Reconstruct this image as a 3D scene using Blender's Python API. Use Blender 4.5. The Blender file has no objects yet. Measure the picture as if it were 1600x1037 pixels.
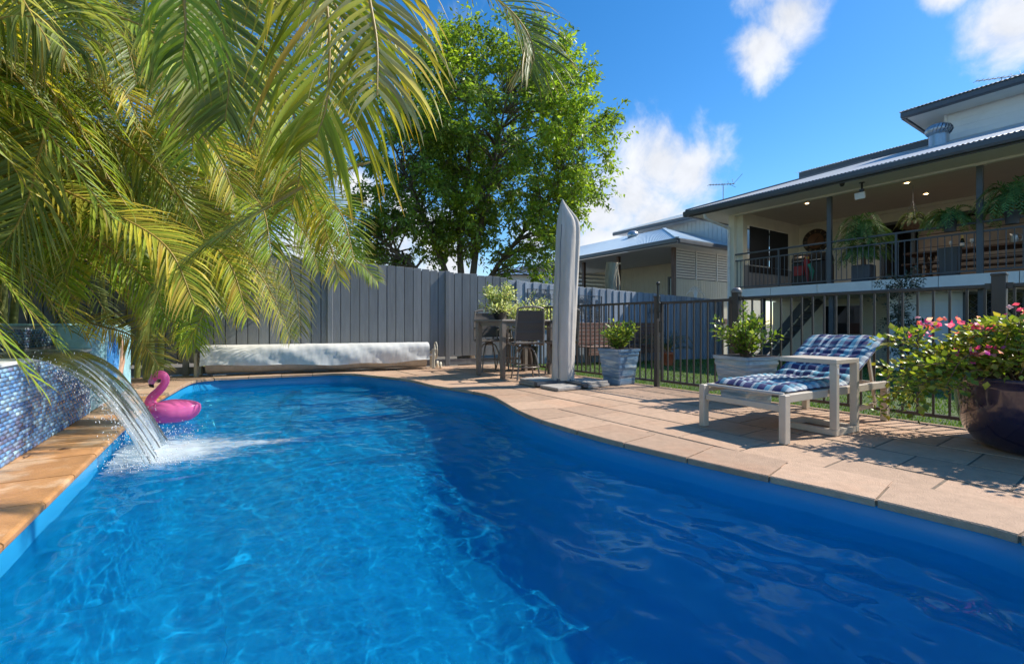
import bpy, bmesh, math, random
import numpy as np
from mathutils import Vector, Matrix
random.seed(7); rng = np.random.default_rng(11)
R = math.radians
scene = bpy.context.scene
col = scene.collection

# ------------------------------------------------------------------ camera, sky, sun, exposure
F_PX, HOR, CAM_H = 711.0, 506.0, 0.9          # focal length and horizon row of the 1600 px wide photograph
cam_d = bpy.data.cameras.new('camera'); cam = bpy.data.objects.new('camera', cam_d); col.objects.link(cam)
cam.location = (0, 0, CAM_H); cam.rotation_euler = (R(90), 0, 0)
cam_d.sensor_width = 36; cam_d.lens = 36 * F_PX / 1600; cam_d.shift_y = (HOR - 518.5) / 1600
cam_d.clip_start = 0.05; cam_d.clip_end = 3000
scene.camera = cam

SUN_AZ, SUN_EL = R(76), R(46)                 # clockwise from +Y
SUN = Vector((math.sin(SUN_AZ) * math.cos(SUN_EL), math.cos(SUN_AZ) * math.cos(SUN_EL), math.sin(SUN_EL)))
world = bpy.data.worlds.new('World'); scene.world = world; world.use_nodes = True
wt = world.node_tree; wt.nodes.clear()
def wn(t, **k):
    n = wt.nodes.new(t)
    for a, b in k.items(): setattr(n, a, b)
    return n
SKY_STRENGTH = 0.12
w_out = wn('ShaderNodeOutputWorld'); w_bg = wn('ShaderNodeBackground'); w_bg.inputs[1].default_value = SKY_STRENGTH
w_sky = wn('ShaderNodeTexSky', sky_type='NISHITA', sun_disc=False, sun_elevation=SUN_EL, sun_rotation=SUN_AZ,
           altitude=0, air_density=1.0, dust_density=0.15, ozone_density=3.0)
w_tc = wn('ShaderNodeTexCoord')
w_hue = wn('ShaderNodeHueSaturation'); w_hue.inputs['Saturation'].default_value = 1.34; w_hue.inputs['Value'].default_value = 0.80
wt.links.new(w_sky.outputs[0], w_hue.inputs['Color'])
def sky_dir(px, py):
    return Vector(((px - 800) / F_PX, 1, (HOR - py) / F_PX)).normalized()
# clouds: soft bodies in the sky (direction, angular radius, flattening), broken up by noise; a thin scatter goes on all round
w_n1 = wn('ShaderNodeTexNoise'); w_n1.inputs['Scale'].default_value = 8.0; w_n1.inputs['Detail'].default_value = 11; w_n1.inputs['Roughness'].default_value = 0.6
w_n1.inputs['Distortion'].default_value = 0.25
wt.links.new(w_tc.outputs['Generated'], w_n1.inputs['Vector'])
def wmath(op, a, b=None, c=None, clamp=False):
    n = wn('ShaderNodeMath', operation=op); n.use_clamp = clamp
    for i, v in enumerate((a, b, c)):
        if v is None: continue
        if isinstance(v, (int, float)): n.inputs[i].default_value = v
        else: wt.links.new(v, n.inputs[i])
    return n.outputs[0]
CLOUDS = [((1030, 255), .11), ((1075, 270), .09), ((985, 310), .11), ((1020, 345), .10), ((940, 330), .10), ((930, 380), .09), ((1235, 20), .075), ((1190, 75), .062), ((1220, -40), .08),
          ((1585, 35), .075), ((1640, 0), .09), ((1480, -20), .04), ((600, 390), .10), ((480, 400), .12), ((690, 360), .08), ((840, 380), .07), ((640, 330), .06), ((560, 300), .05), ((700, 420), .10), ((330, 380), .15), ((100, 350), .15)]
mask = None
for (pp, rad) in CLOUDS:
    d = sky_dir(*pp)
    vd = wn('ShaderNodeVectorMath', operation='DISTANCE'); wt.links.new(w_tc.outputs['Generated'], vd.inputs[0]); vd.inputs[1].default_value = d
    m = wmath('SUBTRACT', 1.0, wmath('DIVIDE', vd.outputs['Value'], rad))
    m = wmath('MAXIMUM', m, -1.0)
    mask = m if mask is None else wmath('MAXIMUM', mask, m)
w_n2 = wn('ShaderNodeTexNoise'); w_n2.inputs['Scale'].default_value = 2.3; w_n2.inputs['Detail'].default_value = 3
wt.links.new(w_tc.outputs['Generated'], w_n2.inputs['Vector'])
scat = wmath('MULTIPLY', wmath('SUBTRACT', w_n2.outputs[0], 0.66), 4.0)          # same kind of cloud elsewhere, cover raised to add ambient light
mask = wmath('MAXIMUM', mask, scat)
w_dens = wmath('ADD', wmath('MULTIPLY', mask, 0.85), wmath('MULTIPLY', wmath('SUBTRACT', w_n1.outputs[0], 0.5), 1.9))
w_ss = wn('ShaderNodeMapRange', interpolation_type='SMOOTHSTEP'); wt.links.new(w_dens, w_ss.inputs['Value'])
w_ss.inputs['From Min'].default_value = 0.02; w_ss.inputs['From Max'].default_value = 0.72; w_ss.inputs['To Max'].default_value = 0.95
w_ramp = wn('ShaderNodeMapRange'); wt.links.new(w_n1.outputs[0], w_ramp.inputs['Value'])
w_ramp.inputs['From Min'].default_value = .35; w_ramp.inputs['From Max'].default_value = .65; w_ramp.inputs['To Min'].default_value = 3.2; w_ramp.inputs['To Max'].default_value = 4.1
w_cc = wn('ShaderNodeCombineColor'); 
wt.links.new(w_ramp.outputs[0], w_cc.inputs[0]); wt.links.new(wmath('MULTIPLY', w_ramp.outputs[0], 1.02), w_cc.inputs[1]); wt.links.new(wmath('MULTIPLY', w_ramp.outputs[0], 1.07), w_cc.inputs[2])
w_mix = wn('ShaderNodeMix', data_type='RGBA'); wt.links.new(w_ss.outputs[0], w_mix.inputs[0])
wt.links.new(w_hue.outputs[0], w_mix.inputs[6]); wt.links.new(w_cc.outputs[0], w_mix.inputs[7])
wt.links.new(w_mix.outputs[2], w_bg.inputs[0]); wt.links.new(w_bg.outputs[0], w_out.inputs[0])

sun_d = bpy.data.lights.new('sun', 'SUN'); sun_d.energy = 3.0; sun_d.angle = R(0.8); sun_d.color = (1.0, .94, .84)
sun_d.cycles.is_caustics_light = True
sun = bpy.data.objects.new('sun', sun_d); col.objects.link(sun); sun.rotation_euler = SUN.to_track_quat('Z', 'Y').to_euler(); sun.location = SUN * 40
vs = scene.view_settings; vs.view_transform = 'Standard'; vs.look = 'None'; vs.exposure = 1.02; vs.gamma = 1; vs.use_curve_mapping = False
cy = scene.cycles
cy.max_bounces = 10; cy.transparent_max_bounces = 24; cy.transmission_bounces = 6; cy.glossy_bounces = 4; cy.diffuse_bounces = 4
cy.sample_clamp_indirect = 6; cy.use_denoising = True

# ------------------------------------------------------------------ pixel of the photograph -> place on a level plane / at a depth
def G(px, py, z=0.0):
    Y = F_PX * (CAM_H - z) / (py - HOR); return Vector(((px - 800) / F_PX * Y, Y, z))
def D(px, py, Y):
    return Vector(((px - 800) / F_PX * Y, Y, CAM_H + (HOR - py) / F_PX * Y))
U = Vector((-.545, .839, 0)).normalized(); V = Vector((U.y, -U.x, 0)); Z = Vector((0, 0, 1))

# ------------------------------------------------------------------ helpers: materials
MATS = {}
def pmat(name, color, rough=.5, metal=0.0, var=.12, nscale=6.0, bump=.0, bscale=80.0, objrand=0.0, spec=.5, coat=0.0, color2=None, c2scale=2.0, c2lo=.5, c2hi=.62, stretch=None, attr=False):
    m = bpy.data.materials.new(name); m.use_nodes = True; nt = m.node_tree; N = nt.nodes; L = nt.links
    b = N['Principled BSDF']; b.inputs['Roughness'].default_value = rough; b.inputs['Metallic'].default_value = metal
    b.inputs['Specular IOR Level'].default_value = spec; b.inputs['Coat Weight'].default_value = coat
    geo = N.new('ShaderNodeNewGeometry'); vec = geo.outputs['Position']
    if stretch:
        mp = N.new('ShaderNodeMapping'); mp.inputs['Scale'].default_value = stretch; L.new(vec, mp.inputs['Vector']); vec = mp.outputs[0]
    n1 = N.new('ShaderNodeTexNoise'); n1.inputs['Scale'].default_value = nscale; n1.inputs['Detail'].default_value = 6; n1.inputs['Roughness'].default_value = .62
    L.new(vec, n1.inputs['Vector'])
    mr = N.new('ShaderNodeMapRange'); mr.inputs['From Min'].default_value = .3; mr.inputs['From Max'].default_value = .7
    mr.inputs['To Min'].default_value = 1 - var; mr.inputs['To Max'].default_value = 1 + var; L.new(n1.outputs[0], mr.inputs['Value'])
    val = mr.outputs[0]
    if objrand:
        oi = N.new('ShaderNodeObjectInfo'); m2 = N.new('ShaderNodeMapRange'); m2.inputs['To Min'].default_value = 1 - objrand; m2.inputs['To Max'].default_value = 1 + objrand
        L.new(oi.outputs['Random'], m2.inputs['Value']); mm = N.new('ShaderNodeMath'); mm.operation = 'MULTIPLY'; L.new(val, mm.inputs[0]); L.new(m2.outputs[0], mm.inputs[1]); val = mm.outputs[0]
    if attr:
        at = N.new('ShaderNodeAttribute'); at.attribute_name = 'col'; base = at.outputs['Color']
    else:
        rg = N.new('ShaderNodeRGB'); rg.outputs[0].default_value = (*color, 1); base = rg.outputs[0]
    if color2:
        n2 = N.new('ShaderNodeTexNoise'); n2.inputs['Scale'].default_value = c2scale; n2.inputs['Detail'].default_value = 8; n2.inputs['Roughness'].default_value = .65; L.new(vec, n2.inputs['Vector'])
        m3 = N.new('ShaderNodeMapRange'); m3.interpolation_type = 'SMOOTHSTEP'; m3.inputs['From Min'].default_value = c2lo; m3.inputs['From Max'].default_value = c2hi; L.new(n2.outputs[0], m3.inputs['Value'])
        mx = N.new('ShaderNodeMix'); mx.data_type = 'RGBA'; L.new(m3.outputs[0], mx.inputs[0]); L.new(base, mx.inputs[6]); mx.inputs[7].default_value = (*color2, 1); base = mx.outputs[2]
    vm = N.new('ShaderNodeVectorMath'); vm.operation = 'SCALE'; L.new(base, vm.inputs[0]); L.new(val, vm.inputs['Scale'])
    L.new(vm.outputs[0], b.inputs['Base Color'])
    if bump:
        n3 = N.new('ShaderNodeTexNoise'); n3.inputs['Scale'].default_value = bscale; n3.inputs['Detail'].default_value = 5; L.new(vec, n3.inputs['Vector'])
        bp = N.new('ShaderNodeBump'); bp.inputs['Strength'].default_value = bump; bp.inputs['Distance'].default_value = .01; L.new(n3.outputs[0], bp.inputs['Height']); L.new(bp.outputs[0], b.inputs['Normal'])
    MATS[name] = m; return m
def leafmat(name, trans=.35, rough=.38, spec=.5, tint=(1, 1, 1)):
    m = bpy.data.materials.new(name); m.use_nodes = True; nt = m.node_tree; N = nt.nodes; L = nt.links
    b = N['Principled BSDF']; b.inputs['Roughness'].default_value = rough; b.inputs['Specular IOR Level'].default_value = spec
    at = N.new('ShaderNodeAttribute'); at.attribute_name = 'col'
    L.new(at.outputs['Color'], b.inputs['Base Color'])
    tr = N.new('ShaderNodeBsdfTranslucent'); vm = N.new('ShaderNodeVectorMath'); vm.operation = 'MULTIPLY'; vm.inputs[1].default_value = (1.9 * tint[0], 1.75 * tint[1], .7 * tint[2])
    L.new(at.outputs['Color'], vm.inputs[0]); L.new(vm.outputs[0], tr.inputs['Color'])
    mx = N.new('ShaderNodeMixShader'); mx.inputs[0].default_value = trans; L.new(b.outputs[0], mx.inputs[1]); L.new(tr.outputs[0], mx.inputs[2])
    L.new(mx.outputs[0], N['Material Output'].inputs[0]); MATS[name] = m; return m
def emat(name, color, strength):
    m = bpy.data.materials.new(name); m.use_nodes = True; N = m.node_tree.nodes; b = N['Principled BSDF']
    b.inputs['Emission Color'].default_value = (*color, 1); b.inputs['Emission Strength'].default_value = strength; MATS[name] = m; return m
def glassmat(name, tint=(.02, .025, .03), rough=.03):
    m = pmat(name, tint, rough=rough, var=.05, spec=.6); return m

# ------------------------------------------------------------------ helpers: meshes
ORIGIN = {}
def tag(o, label=None, cat=None, group=None, kind=None):
    if label: o['label'] = label
    if cat: o['category'] = cat
    if group: o['group'] = group
    if kind: o['kind'] = kind
    return o
def thing(name, loc, label, cat, group=None, rz=0.0):
    o = bpy.data.objects.new(name, None); col.objects.link(o); o.location = loc; o.rotation_euler.z = rz; o.empty_display_size = .1
    ORIGIN[o] = Vector(loc); return tag(o, label, cat, group)
class MB:
    def __init__(s): s.v = []; s.f = []; s.m = []; s.sm = []
    def add(s, verts, faces, mi=0, smooth=False):
        o = len(s.v); s.v += [tuple(p) for p in verts]
        for f in faces: s.f.append(tuple(i + o for i in f)); s.m.append(mi); s.sm.append(smooth)
        return s
    def frame_box(s, c, ax, ay, az, mi=0, ch=0.0):          # half vectors; ch = chamfer of all edges
        c = Vector(c); ax = Vector(ax); ay = Vector(ay); az = Vector(az)
        if not ch:
            P = [c + ax * i + ay * j + az * k for k in (-1, 1) for j in (-1, 1) for i in (-1, 1)]
            return s.add(P, [(0, 2, 3, 1), (4, 5, 7, 6), (0, 1, 5, 4), (2, 6, 7, 3), (0, 4, 6, 2), (1, 3, 7, 5)], mi)
        la, lb, lc = ax.length, ay.length, az.length; ch = min(ch, la * .45, lb * .45, lc * .45)
        P = []; idx = {}
        for k in (-1, 1):
            for j in (-1, 1):
                for i in (-1, 1):
                    for w in range(3):
                        f = [1 - ch / la, 1 - ch / lb, 1 - ch / lc]; f[w] = 1
                        idx[(i, j, k, w)] = len(P); P.append(c + ax * (i * f[0]) + ay * (j * f[1]) + az * (k * f[2]))
        fs = []
        for w in range(3):
            a, b = [(1, 2), (2, 0), (0, 1)][w]
            for sg in (-1, 1):
                q = []
                for (p, r) in ((-1, -1), (1, -1), (1, 1), (-1, 1)):
                    t = [0, 0, 0]; t[w] = sg; t[a] = p; t[b] = r; q.append(idx[(*t, w)])
                fs.append(tuple(q if sg > 0 else q[::-1]))
        for w in range(3):                                   # edges parallel to axis w
            a, b = [(1, 2), (2, 0), (0, 1)][w]
            for p in (-1, 1):
                for r in (-1, 1):
                    t0 = [0, 0, 0]; t1 = [0, 0, 0]; t0[w] = -1; t1[w] = 1; t0[a] = t1[a] = p; t0[b] = t1[b] = r
                    q = (idx[(*t0, a)], idx[(*t1, a)], idx[(*t1, b)], idx[(*t0, b)]); fs.append(q if p * r > 0 else q[::-1])
        for k in (-1, 1):
            for j in (-1, 1):
                for i in (-1, 1):
                    q = (idx[(i, j, k, 0)], idx[(i, j, k, 1)], idx[(i, j, k, 2)]); fs.append(q if i * j * k > 0 else q[::-1])
        return s.add(P, fs, mi)
    def box(s, x0, x1, y0, y1, z0, z1, mi=0, ch=0.0):
        return s.frame_box(((x0 + x1) / 2, (y0 + y1) / 2, (z0 + z1) / 2), ((x1 - x0) / 2, 0, 0), (0, (y1 - y0) / 2, 0), (0, 0, (z1 - z0) / 2), mi, ch)
    def bar(s, p0, p1, w, h, up=Z, mi=0, ch=0.0):
        p0 = Vector(p0); p1 = Vector(p1); d = p1 - p0; t = d.normalized(); sd = t.cross(Vector(up))
        if sd.length < 1e-4: sd = t.cross(Vector((1, 0, 0)))
        sd.normalize(); uu = sd.cross(t)
        return s.frame_box((p0 + p1) / 2, d / 2, sd * (w / 2), uu * (h / 2), mi, ch)
    def tube(s, pts, rad, n=8, mi=0, cap=True, smooth=True):
        pts = [Vector(p) for p in pts]; m = len(pts)
        if not hasattr(rad, '__len__'): rad = [rad] * m
        t0 = (pts[1] - pts[0]).normalized(); ref = Vector((0, 0, 1)) if abs(t0.z) < .9 else Vector((1, 0, 0)); nrm = t0.cross(ref).normalized()
        vs_ = []
        for i, p in enumerate(pts):
            t = (pts[min(i + 1, m - 1)] - pts[max(i - 1, 0)]).normalized(); nrm = (nrm - t * nrm.dot(t)).normalized(); bn = t.cross(nrm)
            for k in range(n):
                a = 2 * math.pi * k / n; vs_.append(p + (nrm * math.cos(a) + bn * math.sin(a)) * rad[i])
        fs = [(i * n + k, i * n + (k + 1) % n, (i + 1) * n + (k + 1) % n, (i + 1) * n + k) for i in range(m - 1) for k in range(n)]
        s.add(vs_, fs, mi, smooth)
        if cap: s.add(vs_[:n], [tuple(range(n))[::-1]], mi); s.add(vs_[-n:], [tuple(range(n))], mi)
        return s
    def lathe(s, prof, c=(0, 0, 0), n=24, mi=0, smooth=True, axis=None, wob=None):
        c = Vector(c); vs_ = []
        for (r, z) in prof:
            for k in range(n):
                a = 2 * math.pi * k / n; p = Vector((r * math.cos(a), r * math.sin(a), z))
                if wob: p = wob(p, a, r, z)
                if axis is not None: p = axis @ p
                vs_.append(c + p)
        fs = [(i * n + k, i * n + (k + 1) % n, (i + 1) * n + (k + 1) % n, (i + 1) * n + k) for i in range(len(prof) - 1) for k in range(n)]
        return s.add(vs_, fs, mi, smooth)
    def prism(s, pts, z0, z1, mi=0, ch=0.0):                # pts counter-clockwise [(x,y)]
        n = len(pts); c = Vector((sum(p[0] for p in pts) / n, sum(p[1] for p in pts) / n))
        lo = [(p[0], p[1], z0) for p in pts]
        if ch:
            mid = [(p[0], p[1], z1 - ch) for p in pts]; top = []
            for p in pts:
                d = c - Vector((p[0], p[1])); d = d.normalized() * (ch * 1.3) if d.length > 1e-6 else d; top.append((p[0] + d.x, p[1] + d.y, z1))
            rings = [lo, mid, top]
        else: rings = [lo, [(p[0], p[1], z1) for p in pts]]
        vs_ = [q for r_ in rings for q in r_]; fs = []
        for i in range(len(rings) - 1):
            fs += [(i * n + k, i * n + (k + 1) % n, (i + 1) * n + (k + 1) % n, (i + 1) * n + k) for k in range(n)]
        e = (len(rings) - 1) * n; fs.append(tuple(range(e, e + n))); fs.append(tuple(range(n))[::-1])
        return s.add(vs_, fs, mi)
    def sphere(s, c, r, nu=12, nv=8, mi=0, sc=(1, 1, 1)):
        prof = [(max(1e-4, math.sin(math.pi * i / nv)) * r, -math.cos(math.pi * i / nv) * r) for i in range(nv + 1)]
        return s.lathe(prof, c, nu, mi, True, axis=Matrix.Diagonal(sc))
    def mesh(s, name, mats, origin=Vector((0, 0, 0))):
        me = bpy.data.meshes.new(name); me.from_pydata([(p[0] - origin[0], p[1] - origin[1], p[2] - origin[2]) for p in s.v], [], s.f)
        mats = mats if isinstance(mats, (list, tuple)) else [mats]
        for m in mats: me.materials.append(MATS[m] if isinstance(m, str) else m)
        me.polygons.foreach_set('material_index', s.m); me.polygons.foreach_set('use_smooth', s.sm); me.update(); return me
    def build(s, name, mats, parent=None, **tags):
        org = ORIGIN.get(parent, Vector((0, 0, 0))) if parent is not None else Vector((0, 0, 0))
        o = bpy.data.objects.new(name, s.mesh(name, mats, org)); col.objects.link(o)
        if parent is not None: o.parent = parent; ORIGIN[o] = org
        else: ORIGIN[o] = Vector((0, 0, 0))
        return tag(o, **tags)
def piece(name, me, parent, loc, rz=0.0, scale=(1, 1, 1), rot=None):     # a repeated part that shares its mesh
    o = bpy.data.objects.new(name, me); col.objects.link(o); o.parent = parent
    o.location = Vector(loc) - ORIGIN.get(parent, Vector((0, 0, 0))); o.scale = scale
    if rot is not None: o.rotation_euler = rot
    else: o.rotation_euler.z = rz
    return o
def copy_tree(o, parent=None):
    c = o.copy(); col.objects.link(c)
    if parent is not None: c.parent = parent
    ORIGIN[c] = ORIGIN.get(o, Vector((0, 0, 0)))
    for ch in list(o.children): copy_tree(ch, c)
    return c
def np_mesh(name, verts, faces, mats, cols=None, parent=None, smooth=False, matidx=None, **tags):
    me = bpy.data.meshes.new(name); org = ORIGIN.get(parent, Vector((0, 0, 0))) if parent is not None else Vector((0, 0, 0))
    verts = np.asarray(verts, dtype=np.float32) - np.array(org, dtype=np.float32); faces = np.asarray(faces, dtype=np.int32); k = faces.shape[1]
    me.vertices.add(len(verts)); me.vertices.foreach_set('co', verts.ravel()); me.loops.add(faces.size); me.loops.foreach_set('vertex_index', faces.ravel())
    me.polygons.add(len(faces)); me.polygons.foreach_set('loop_start', np.arange(0, faces.size, k, dtype=np.int32)); me.polygons.foreach_set('loop_total', np.full(len(faces), k, dtype=np.int32))
    if smooth: me.polygons.foreach_set('use_smooth', np.ones(len(faces), dtype=bool))
    mats = mats if isinstance(mats, (list, tuple)) else [mats]
    for m in mats: me.materials.append(MATS[m])
    if matidx is not None: me.polygons.foreach_set('material_index', np.asarray(matidx, dtype=np.int32))
    if cols is not None:
        a = me.attributes.new('col', 'FLOAT_COLOR', 'POINT'); c4 = np.ones((len(verts), 4), dtype=np.float32); c4[:, :3] = cols; a.data.foreach_set('color', c4.ravel())
    me.update(); me.validate()
    o = bpy.data.objects.new(name, me); col.objects.link(o)
    if parent is not None: o.parent = parent
    ORIGIN[o] = org; return tag(o, **tags)
def unit(a): return a / np.maximum(np.linalg.norm(a, axis=-1, keepdims=True), 1e-9)
def rand_unit(n):
    a = rng.normal(size=(n, 3)); return unit(a)
def leaf_arrays(pos, dirs, ups, ln, wd, cols, fold=.25, droop=.0):
    """each leaf: base, left, right, mid (creased), tip -> four triangles"""
    n = len(pos); dirs = unit(dirs); side = unit(np.cross(dirs, ups)); up = np.cross(side, dirs); ln = ln[:, None]; wd = wd[:, None]
    b = pos; m = pos + dirs * ln * .45 - up * wd * fold; l = pos + dirs * ln * .42 - side * wd * .5; r = pos + dirs * ln * .42 + side * wd * .5
    t = pos + dirs * ln - up * ln * droop
    v = np.stack([b, l, r, m, t], 1).reshape(-1, 3); k = np.arange(n)[:, None] * 5
    f = np.concatenate([k + np.array([[0, 2, 3]]), k + np.array([[2, 4, 3]]), k + np.array([[4, 1, 3]]), k + np.array([[1, 0, 3]])], 1).reshape(-1, 3)
    c = np.repeat(cols, 5, axis=0).reshape(n, 5, 3).copy(); c[:, 3] *= 1.12; c[:, 4] *= .95
    return v, f, c.reshape(-1, 3)
def pal(n, colours, jit=.18):
    c = np.array(colours)[rng.integers(0, len(colours), n)]; return np.clip(c * (1 + rng.normal(size=(n, 1)) * jit) * (1 + rng.normal(size=(n, 3)) * .04), .004, .95)
def smooth_path(pts, n):
    P = [Vector(p) for p in pts]; P = [P[0] * 2 - P[1]] + P + [P[-1] * 2 - P[-2]]; out = []; seg = len(P) - 3
    for i in range(n):
        u = i / (n - 1) * seg; k = min(int(u), seg - 1); t = u - k; a, b, c, d = P[k:k + 4]
        out.append(.5 * ((2 * b) + (c - a) * t + (2 * a - 5 * b + 4 * c - d) * t * t + (3 * b - a - 3 * c + d) * t ** 3))
    return out
# ------------------------------------------------------------------ materials
pmat('shell', (.022, .30, .60), rough=.22, var=.05, nscale=3, bump=.03, bscale=300, spec=.5)
pmat('coping_wet', (.53, .26, .10), rough=.42, var=.22, nscale=7, bump=.35, bscale=90, color2=(.66, .42, .24), c2scale=1.3, c2lo=.5, c2hi=.58, objrand=.08)
pmat('sandstone', (.50, .335, .225), rough=.82, var=.12, nscale=14, bump=.7, bscale=120, objrand=.17, color2=(.51, .30, .185), c2scale=1.1, c2lo=.46, c2hi=.75)
pmat('mortar', (.20, .155, .11), rough=.95, var=.25, nscale=20, bump=.5)
pmat('earth', (.16, .13, .09), rough=.95, var=.3, nscale=3)
pmat('lawn_soil', (.07, .10, .03), rough=.95, var=.35, nscale=5)
pmat('concrete', (.40, .37, .33), rough=.9, var=.2, nscale=12, bump=.4)
pmat('fence_dark', (.20, .21, .22), rough=.6, var=.13, nscale=5, bump=.2, bscale=60, objrand=.10, stretch=(3, 3, .35))
pmat('fence_blue', (.28, .32, .38), rough=.62, var=.2, nscale=5, bump=.35, bscale=60, objrand=.15, stretch=(3, 3, .35))
pmat('pool_fence', (.060, .050, .043), rough=.42, var=.12, nscale=8)
pmat('frame_taupe', (.60, .51, .40), rough=.45, var=.06, nscale=10)
pmat('bronze_alu', (.22, .19, .165), rough=.4, metal=.25, var=.1, nscale=10)
pmat('sling_dark', (.10, .085, .075), rough=.8, var=.12, nscale=60, bump=.4, bscale=500)
pmat('cover_grey', (.56, .51, .45), rough=.9, var=.10, nscale=3, bump=.9, bscale=4.5, stretch=(2.2, 2.2, .8))
pmat('cover_white', (.66, .65, .62), rough=.8, var=.07, nscale=5, bump=.4, bscale=8)
pmat('blanket_beige', (.46, .40, .32), rough=.8, var=.2, nscale=6, bump=.4, bscale=25)
pmat('white_paint', (.78, .79, .78), rough=.5, var=.05, nscale=4)
pmat('weatherboard', (.74, .77, .78), rough=.5, var=.04, nscale=3, objrand=.02)
pmat('cream_paint', (.80, .76, .63), rough=.6, var=.05, nscale=3)
pmat('soffit', (.84, .81, .72), rough=.6, var=.04, nscale=3)
pmat('ceiling_taupe', (.72, .66, .57), rough=.7, var=.04, nscale=3)
pmat('charcoal', (.085, .095, .110), rough=.4, var=.08, nscale=6)
pmat('charcoal_light', (.16, .175, .195), rough=.45, var=.1, nscale=6)
pmat('roof_metal', (.66, .67, .66), rough=.3, metal=.25, var=.08, nscale=4)
pmat('roof_blue', (.52, .62, .66), rough=.35, metal=.2, var=.06, nscale=3)
pmat('galv', (.42, .45, .48), rough=.35, metal=.7, var=.12, nscale=20)
pmat('blind_mesh', (.022, .024, .03), rough=.8, var=.2, nscale=200)
pmat('cladding_grey', (.30, .32, .35), rough=.6, var=.05)
pmat('neighbour_cream', (.62, .58, .46), rough=.6, var=.05, nscale=3, objrand=.05)
pmat('neighbour_white', (.72, .73, .73), rough=.55, var=.05, nscale=3, objrand=.03)
pmat('louvre_white', (.72, .71, .68), rough=.45, var=.05)
pmat('post_brown', (.12, .065, .045), rough=.55, var=.2, nscale=10)
pmat('timber_dark', (.15, .08, .05), rough=.5, var=.3, nscale=8, stretch=(4, 4, .6), objrand=.15)
pmat('bench_brown', (.17, .085, .06), rough=.6, var=.25, nscale=10, objrand=.15)
pmat('tan_curtain', (.33, .26, .21), rough=.85, var=.12, nscale=4)
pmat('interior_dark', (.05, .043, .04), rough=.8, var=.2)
glassmat('dark_glass')
pmat('terracotta', (.62, .13, .05), rough=.55, var=.12, nscale=6)
pmat('pot_blue', (.16, .27, .40), rough=.18, var=.3, nscale=5, coat=.5, color2=(.42, .50, .54), c2scale=6, c2lo=.5, c2hi=.62, stretch=(.6, .6, 4.5), bump=.25, bscale=14)
pmat('pot_teal', (.26, .38, .46), rough=.18, var=.3, nscale=5, coat=.5, color2=(.46, .50, .47), c2scale=6, c2lo=.48, c2hi=.6, stretch=(.6, .6, 4.5), bump=.25, bscale=14)
pmat('pot_rim', (.16, .12, .11), rough=.4, var=.4, nscale=20)
pmat('pot_purple', (.020, .013, .045), rough=.13, var=.3, nscale=3, coat=.8, color2=(.075, .045, .06), c2scale=3.2, c2lo=.48, c2hi=.62)
pmat('pot_black', (.02, .02, .024), rough=.4, var=.2)
pmat('pot_grey', (.085, .095, .115), rough=.5, var=.1)
pmat('soil', (.05, .035, .025), rough=1, var=.4, nscale=40, bump=1, bscale=60)
pmat('bark', (.17, .125, .085), rough=.9, var=.4, nscale=14, bump=.9, bscale=30, stretch=(1, 1, .3))
pmat('stem_brown', (.20, .12, .075), rough=.8, var=.3, nscale=30)
pmat('log_pale', (.34, .30, .22), rough=.9, var=.3, nscale=12, bump=.9, bscale=25, stretch=(2, 2, .3))
pmat('log_end', (.62, .50, .34), rough=.9, var=.2, nscale=20)
pmat('cane', (.30, .33, .10), rough=.5, var=.3, nscale=8, stretch=(1, 1, 4))
pmat('pink_vinyl', (1.0, .22, .54), rough=.28, var=.04, nscale=4, spec=.6, coat=.4)
pmat('pink_pale', (.92, .32, .50), rough=.3, var=.04)
pmat('vinyl_black', (.02, .02, .02), rough=.3)
pmat('vinyl_yellow', (.62, .46, .10), rough=.35)
pmat('turquoise', (.36, .62, .70), rough=.7, var=.12, nscale=6, bump=.5, bscale=40)
pmat('mural_blue', (.05, .26, .62), rough=.55, var=.2, nscale=9)
pmat('mural_peach', (.58, .33, .22), rough=.7, var=.2, nscale=10)
pmat('tile', (.1, .2, .4), rough=.12, var=.06, spec=.6, attr=True)
pmat('grout', (.45, .47, .48), rough=.9)
pmat('spill_white', (.78, .80, .80), rough=.35, var=.06)
pmat('white_plastic', (.74, .74, .72), rough=.4)
pmat('cream_plastic', (.62, .57, .45), rough=.45)
pmat('red_paint', (.40, .02, .03), rough=.35); pmat('green_paint', (.02, .28, .18), rough=.4); pmat('yellow_paint', (.70, .45, .05), rough=.4)
pmat('bottle_green', (.012, .02, .012), rough=.08); pmat('gold_foil', (.65, .42, .10), rough=.3, metal=.6)
pmat('clock_wood', (.22, .11, .06), rough=.5, var=.2); pmat('clock_ring', (.045, .03, .025), rough=.5)
pmat('coir', (.26, .12, .07), rough=.95, var=.4, nscale=30, bump=1, bscale=70)
pmat('wicker', (.45, .33, .2), rough=.8, var=.3, nscale=60)
pmat('clear_glass', (.6, .62, .62), rough=.05, spec=.7)
pmat('rachis', (.38, .26, .06), rough=.45, var=.2)
emat('lamp_lit', (1.0, .70, .36), 9.0)
emat('lamp_white', (1.0, .93, .8), 6.0)
leafmat('leaf_palm', trans=.42, rough=.42, spec=.35)
leafmat('leaf_tree', trans=.46, rough=.42, tint=(.72, .92, .9))
leafmat('leaf_shrub', trans=.36, rough=.36)
leafmat('leaf_fern', trans=.25, rough=.5)
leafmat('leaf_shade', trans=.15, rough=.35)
leafmat('petal', trans=.45, rough=.5)
leafmat('grass', trans=.3, rough=.5)

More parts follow.
